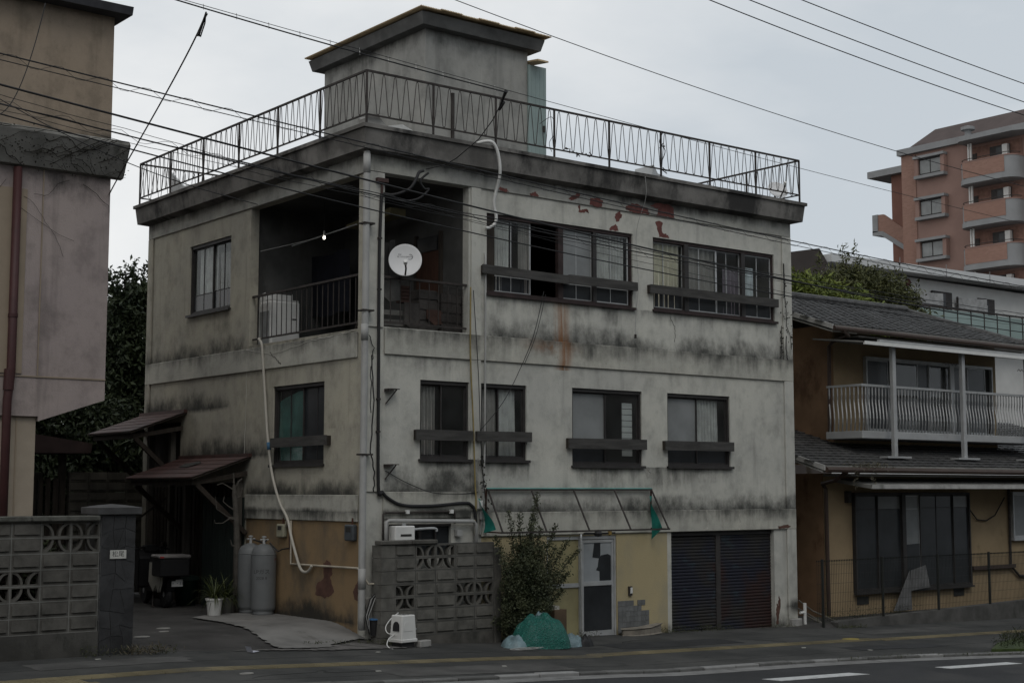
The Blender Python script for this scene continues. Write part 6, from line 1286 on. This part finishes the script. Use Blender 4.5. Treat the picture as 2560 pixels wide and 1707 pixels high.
MB().tube([(-.33, 1.12, .98), (-.12, 1.20, 1.03), (.12, 1.20, 1.03), (.33, 1.12, .98)], .016, 8).build('handlebar', bk_, t); m = MB(); m.box(-.14, .14, 1.14, 1.34, .92, 1.06); m.build('headlamp_cowl', bk_, t, bevel=.03)
mir = NM('mirror_face', .05, 1.0); mir.color((.85, .85, .85))
for x, z, tx in ((-.42, 1.27, -.25), (.20, 1.07, .28)):
    s = MB().tube([(x * .55, 1.14, 1.0), (x * .9, 1.10, z - .12), (x, 1.06, z - .03)], .007, 6).build('mirror_stem', bk_, t); q = Vector((tx * .4, -.80, .55)).to_track_quat('Z', 'Y').to_matrix().to_4x4()
    MB().lathe([(.002, .006), (.056, .006), (.06, .0), (.05, -.02), (.002, -.025)], seg=20, M=Matrix.Translation((x, 1.06, z)) @ q).build('mirror_shell', bk_, s); MB().lathe([(.002, .009), (.052, .009), (.052, .007), (.002, .007)], seg=20, M=Matrix.Translation((x, 1.06, z)) @ q).build('mirror_face', mir.m, s)
p = box('number_plate', white_m, t, .0, .20, -.09, -.082, .38, .50); lettering('・・31', .075, MAT('plate_print', (.04, .05, .04), .7, 0, 1, 0), p, lambda x, y: (.10 + x, -.0915, .43 + y)); m = MB(); m.prism([(-.06, .60), (-.10, .50), (-.02, .30), (.05, .32), (.02, .55)], lambda u, v, d: (d, u, v), -.07, .07); m.build('rear_fender', bk_, t)
MB().box(-.06, .06, -.085, -.05, .54, .60).build('tail_lamp', MAT('tail_red', (.20, .02, .02), .3), t, bevel=.01); MB().tube([(-.15, .5, .2), (-.2, .35, .02), (-.16, .3, .0)], .012, 6).build('stand', iron_m, t)
# bins and boxes near the scooter
t = thing('bin', 'dark green plastic bin beside the scooter', 'bin', loc=(-.25, 5.55, -.03)); MB().lathe([(.17, 0), (.21, .46), (.225, .47), (.225, .50), (.12, .53), (.0, .54)], seg=22).build('drum', MAT('bin_green', (.012, .028, .022), .5), t, smooth=True); MB().lathe([(.21, .44), (.232, .45), (.232, .475), (.21, .48)], seg=22).build('rim', MAT('bin_rim', (.015, .03, .025), .5), t)
t = thing('storage_box', 'pale box with blue things on it at the gate beside the scooter', 'box', loc=(-1.35, 6.3, -.03)); box('carton', MAT('dull_carton', (.17, .165, .15), .8), t, -.18, .18, -.15, .15, 0, .38, bevel=.005); box('blue_packet', MAT('blue_packet', (.12, .13, .22), .5), t, -.14, .10, -.1, .08, .381, .44)
tag(MB().bar((-1.1, 7.2, 1.05), (-.20, 6.55, 1.88), .035, .035).build('leaning_bar', iron_m), 'dark bar leaning across the entrance behind the scooter', 'bar')
# litter
for lb, (x, y), s, rz, mt in (('folded white leaflet lying open on the driveway edge', (-2.40, -.92), 1.0, .4, MAT('leaflet', (.45, .46, .52), .7)),):
    o = MB(); o.quad((-.02, -.05, .004), (.12, -.05, .012), (.12, .05, .014), (-.02, .05, .004)); o.quad((-.02, -.05, .004), (-.02, .05, .004), (-.07, .05, .09), (-.07, -.05, .085)); o = o.build('leaflet', mt); o.location = (x, y, zs(x, y) + .005); o.rotation_euler = (0, 0, rz); tag(o, lb, 'leaflet')
def disc(lb, x, y, r, z): o = MB().lathe([(r, 0), (r * .95, .008), (.01, .012)], seg=14).build('flat_stone', MAT('flat_pale_stone', (.22, .215, .20), .9) if 'flat_pale_stone' not in bpy.data.materials else bpy.data.materials['flat_pale_stone']); o.location = (x, y, z); o.scale = (1, .8, 1); tag(o, lb, 'marker')
disc('pale flat disc on the driveway beside the gate pillar foot', -3.22, .78, .12, zlot(-3.22, .78) + .003); disc('pale flat disc on the driveway, the farther of the close pair', -2.48, 1.67, .11, zlot(-2.48, 1.67) + .003); disc('small pale disc on the driveway, the nearer of the close pair', -2.68, 1.22, .08, zlot(-2.68, 1.22) + .003); disc('pale disc on the sidewalk below the tactile strip', -3.6, -3.05, .09, zs(-3.6, -3.05) + .003)
disc('yellow-stained lid flush with the sidewalk before the mesh fence', 8.55, -2.29, .17, zs(8.55, -2.29) + .012); bpy.data.objects['flat_stone.004'].data.materials[0] = MAT('yellow_lid', (.24, .19, .05), .8)
for k, (x, y) in enumerate(((-1.9, -3.3), (.1, -3.3), (6.6, -2.9), (-.6, -1.3), (7.4, -3.6), (-4.6, -1.0))):
    o = MB().prism([(-.04, -.02), (.03, -.03), (.045, .02), (-.02, .035)], lambda u, v, d: (u, v, d), 0, .006).build('litter_scrap', MAT('paper_scrap', (.34, .34, .31), .8) if k == 0 else bpy.data.materials['paper_scrap']); o.location = (x, y, zs(x, y) + .002); o.rotation_euler = (0, 0, k * 1.3); tag(o, ['tiny pale scrap on the sidewalk left of the white machine', 'tiny pale scrap on the sidewalk near the first kerb stones', 'tiny pale scrap on the sidewalk below the shutter', 'tiny pale scrap on the sidewalk close to the apron', 'tiny pale scrap near the kerb below the shutter pier', 'tiny pale scrap at the foot of the left block wall'][k], 'litter', 'paper scraps on the sidewalk')
# standpipe and sticks beyond the right pier
t = thing('standpipe', 'white plastic standpipe at the foot of the right pier', 'pipe', loc=(9.98, -.05, -.56)); MB().tube([(0, 0, 0), (0, 0, .42)], .032, 10).build('pipe', white_m, t); MB().tube([(-.14, 0, .24), (0, 0, .24)], .026, 10).build('elbow', white_m, t)
for k, q in enumerate(([(9.98, .1, -.1), (10.25, .0, -.3), (10.62, -.25, -.5)], [(10.0, .15, -.25), (10.2, .1, -.35), (10.4, -.1, -.52)], [(10.1, .2, -.3), (10.15, .0, -.42), (10.3, -.2, -.53)])): tag(MB().tube(q, .014, 6).build('dead_branch', MAT('dead_wood', (.15, .14, .12), .9) if k == 0 else bpy.data.materials['dead_wood']), ['longest pale dead branch', 'middle pale dead branch', 'shortest pale dead branch'][k] + ' dumped by the standpipe', 'branch', 'dead branches by the standpipe')

# ------------------------------------------------------------------ overhead cables
def fit(pts, deg=3, x0=None, x1=None, n=60, wob=0.0, seed=0):
    a = np.array(pts); c = np.polyfit(a[:, 0], a[:, 1], deg); x0 = a[0, 0] if x0 is None else x0; x1 = a[-1, 0] if x1 is None else x1
    rg = np.random.RandomState(seed); xs_ = np.linspace(x0, x1, n); lo, hi = a[:, 0].min(), a[:, 0].max(); out = []
    for x in xs_:
        xc = min(max(x, lo), hi); z = np.polyval(c, xc) + (x - xc) * np.polyval(np.polyder(c), xc) + wob * math.sin(x * 3.1 + seed) * .6 + wob * math.sin(x * 7.3 + seed * 2) * .4; out.append((float(x), float(z)))
    return out
def cable(lb, pts, y, r, name='overhead_cable', group='overhead street cables', deg=3, ext=3.0, wob=0.0, seed=0, n=70):
    q = fit(pts, deg, pts[0][0] - ext, pts[-1][0] + ext, n, wob, seed); o = MB().tube([(x, y, z) for x, z in q], r, 6).build(name, cable_m, None, smooth=True); tag(o, lb, 'cable', group); return q, o
lt = [(-6.89, 6.70), (-6.39, 6.69), (-5.61, 6.63), (-4.64, 6.58), (-3.82, 6.54), (-2.9, 6.48), (-2.18, 6.44), (.29, 6.29), (2.12, 6.14), (5.59, 6.06), (6.35, 6.03), (8.28, 5.96), (9.71, 5.93), (12.52, 5.85)]
qt, ot = cable('upper strand of the lashed twin cable above the left railing corner', lt, -3.4, .0085)
ql, ol = cable('thin lower strand of the lashed twin cable with zigzag lashing', [(-6.89, 6.63), (-6.24, 6.61), (-5.6, 6.57), (-4.64, 6.52), (-3.93, 6.47), (-2.9, 6.43), (-1.57, 6.36), (.29, 6.22), (2.12, 6.08), (5.59, 6.0), (6.35, 5.96), (8.28, 5.89), (9.71, 5.86), (12.52, 5.77)], -3.4, .0055)
def zig(qa, qb, y, pitch, name, parent, r=.0028):
    xa = np.array(qa); xb = np.array(qb); x0, x1 = max(xa[0, 0], xb[0, 0]), min(xa[-1, 0], xb[-1, 0]); n = int((x1 - x0) / pitch * 2); P = []
    for k in range(n):
        x = x0 + k * pitch / 2; z = np.interp(x, *xa.T) + .012 if k % 2 == 0 else np.interp(x, *xb.T) - .008
        for dx in (-.045, .045): P.append((x + dx, y + .01 * (1 if k % 2 else -1), float(z)))
    MB().tube(P, r, 3, caps=False).build(name, cable_m, parent)
zig(qt, ql, -3.4, .52, 'lashing_wire', ot)
cable('thick black cable crossing in front of the corner balcony', [(-6.88, 6.37), (-5.6, 6.26), (-4.63, 6.17), (-2.56, 5.98), (-1.96, 5.94), (-1.3, 5.88), (-.03, 5.77), (1.14, 5.68), (2.96, 5.56), (5.42, 5.41), (7.65, 5.30), (9.84, 5.20), (12.48, 5.14)], -3.4, .0125)
qb1, ob1 = cable('black bundled cable running in front of the upper windows', [(-6.84, 6.20), (-6.28, 6.14), (-5.56, 6.08), (-4.77, 6.01), (-3.98, 5.93), (-2.03, 5.80), (-.68, 5.71), (1.09, 5.62), (3.05, 5.50), (4.11, 5.46), (5.92, 5.39), (7.78, 5.34), (9.98, 5.31), (12.64, 5.29)], -3.3, .0085)
qb2, ob2 = cable('thinner cable twisted beside the bundled cable in front of the upper windows', [(-6.91, 6.16), (-6.67, 6.11), (-5.64, 6.02), (-4.67, 5.94), (-4.09, 5.90), (-2.16, 5.78), (-.82, 5.70), (.93, 5.62), (2.86, 5.51), (3.9, 5.47), (7.52, 5.37), (9.7, 5.34), (12.33, 5.31)], -3.5, .006, wob=.012, seed=2)
cable('faint wavy wire just above the bundled cable', [(-6.81, 6.33), (-6.15, 6.24), (-5.52, 6.17), (-4.62, 6.07), (-3.93, 6.0), (-1.96, 5.83), (-.46, 5.66), (.02, 5.60), (3.15, 5.38), (5.43, 5.25), (10.8, 5.14)], -3.2, .0035, wob=.012, seed=5); cable('slack wire looping below the bundled cable', [(-6.8, 6.10), (-5.5, 6.0), (-4.0, 5.86), (-2, 5.72), (0, 5.60), (2.5, 5.47), (6, 5.34), (12, 5.2)], -3.35, .0035, wob=.015, seed=9)
zig([(x, z + .03) for x, z in qb1], [(x, z - .035) for x, z in qb1], -3.3, .62, 'spiral_hanger', ob1, .003)
cable('lowest black cable crossing below the dish level', [(-6.87, 6.05), (-5.59, 5.91), (-4.62, 5.81), (-3.21, 5.67), (-2.3, 5.60), (-.61, 5.46), (2.95, 5.24), (5.41, 5.13), (7.94, 5.07), (10.84, 5.0), (12.47, 4.98)], -3.4, .0085)
cable('thin sagging wire dropping past the pink building cornice to the eave', [(-6.14, 6.81), (-5.48, 6.56), (-4.83, 6.33), (-4.29, 6.22), (-3.78, 6.10), (-3.52, 6.06), (-3.17, 6.0)], -1.2, .006, ext=.6, deg=2)
qm, om = cable('messenger wire over the stair tower', [(-5.13, 7.54), (-4.71, 7.53), (-3.82, 7.48), (-2.54, 7.40), (-1.68, 7.36), (-.38, 7.30), (.51, 7.26), (2.41, 7.18), (6.03, 7.04), (7.9, 6.97), (11.64, 6.88)], -4.0, .004)
qn = fit([(-5.16, 7.52), (-4.76, 7.47), (-3.82, 7.44), (-3.05, 7.38), (-2.2, 7.33), (-1.41, 7.29), (-.45, 7.27)], 2, -8, -.42, 40); tag(MB().tube([(x, -4.02, z) for x, z in qn] + [(-.40, -4.0, 7.29)], .0085, 6).build('overhead_cable', cable_m, smooth=True), 'black cable hung in rings below the messenger wire over the stair tower', 'cable', 'overhead street cables')
for x in np.arange(-6.5, -.6, .42): MB().tube([(x, -4.01, float(np.interp(x, *np.array(qm).T)) + .012), (x + .02, -3.985, float(np.interp(x, *np.array(qm).T)) - .02), (x, -4.02, float(np.interp(x, *np.array(qn).T)) - .018)], .0035, 4).build('hanger_ring', white_m, om)
t = thing('service_drop', 'service cable falling from the street wires to the pink building wall', 'cable'); dl = [(-4.78, -4.0, 7.45), (-4.62, -3.2, 7.18), (-4.33, -1.6, 6.78), (-3.90, .2, 6.55), (-3.38, 2.0, 6.48)]
a = np.array(dl); u = np.linspace(0, 1, 5); cs = [np.polyfit(u, a[:, k], 3) for k in range(3)]; MB().tube([tuple(float(np.polyval(c, v)) for c in cs) for v in np.linspace(0, 1, 30)], .010, 6).build('cable', cable_m, t, smooth=True)
m = MB()
for k in range(3): m.tube([(-4.78 + .01 * k, -4.0, 7.44), (-4.74, -3.9 + .05 * k, 7.36), (-4.72 - .02 * k, -3.75, 7.24), (-4.76, -3.8, 7.26), (-4.77, -3.95, 7.42)], .008, 5)
m.build('splice', cable_m, t)
t = thing('service_drop', 'service cable falling from the messenger wire to the concrete building eave', 'cable'); hd = [(-.41, -4.0, 7.27), (.2, -2.9, 7.22), (.63, -2.0, 7.18), (.95, -1.0, 7.12), (1.03, -.6, 7.10), (.85, -.32, 7.05)]; MB().tube(hd, .008, 6).build('cable', cable_m, t)
m = MB(); m.tube([(-.43, -4.0, 7.29), (-.36, -3.85, 7.22), (-.30, -3.7, 7.12), (-.38, -3.9, 7.16)], .02, 6); m.build('splice', cable_m, t)
for n_, (lb, q) in enumerate((('lone thin cable descending across the open sky to the brick tower', [(-3.43, 7.08), (-1.93, 6.92), (.84, 6.71), (3.99, 6.55), (6.89, 6.46)]), ('lowest of the three parallel cables in the top right sky', [(.32, 7.88), (3.38, 7.68), (6.96, 7.54)]), ('middle of the three parallel cables in the top right sky', [(1.03, 8.03), (3.86, 7.87), (6.97, 7.74)]), ('highest of the three parallel cables in the top right sky', [(2.0, 8.24), (4.34, 8.12), (6.99, 8.02)]))): cable(lb, q, -7.0, .0065 if n_ else .0045, deg=2, ext=4)
cable('wire hanging in front of the pink building upper wall', [(-5.98, 7.81), (-6.04, 7.47), (-6.15, 7.04), (-6.28, 6.67), (-6.47, 6.36)][::-1], -2.2, .006, ext=.0, deg=2)
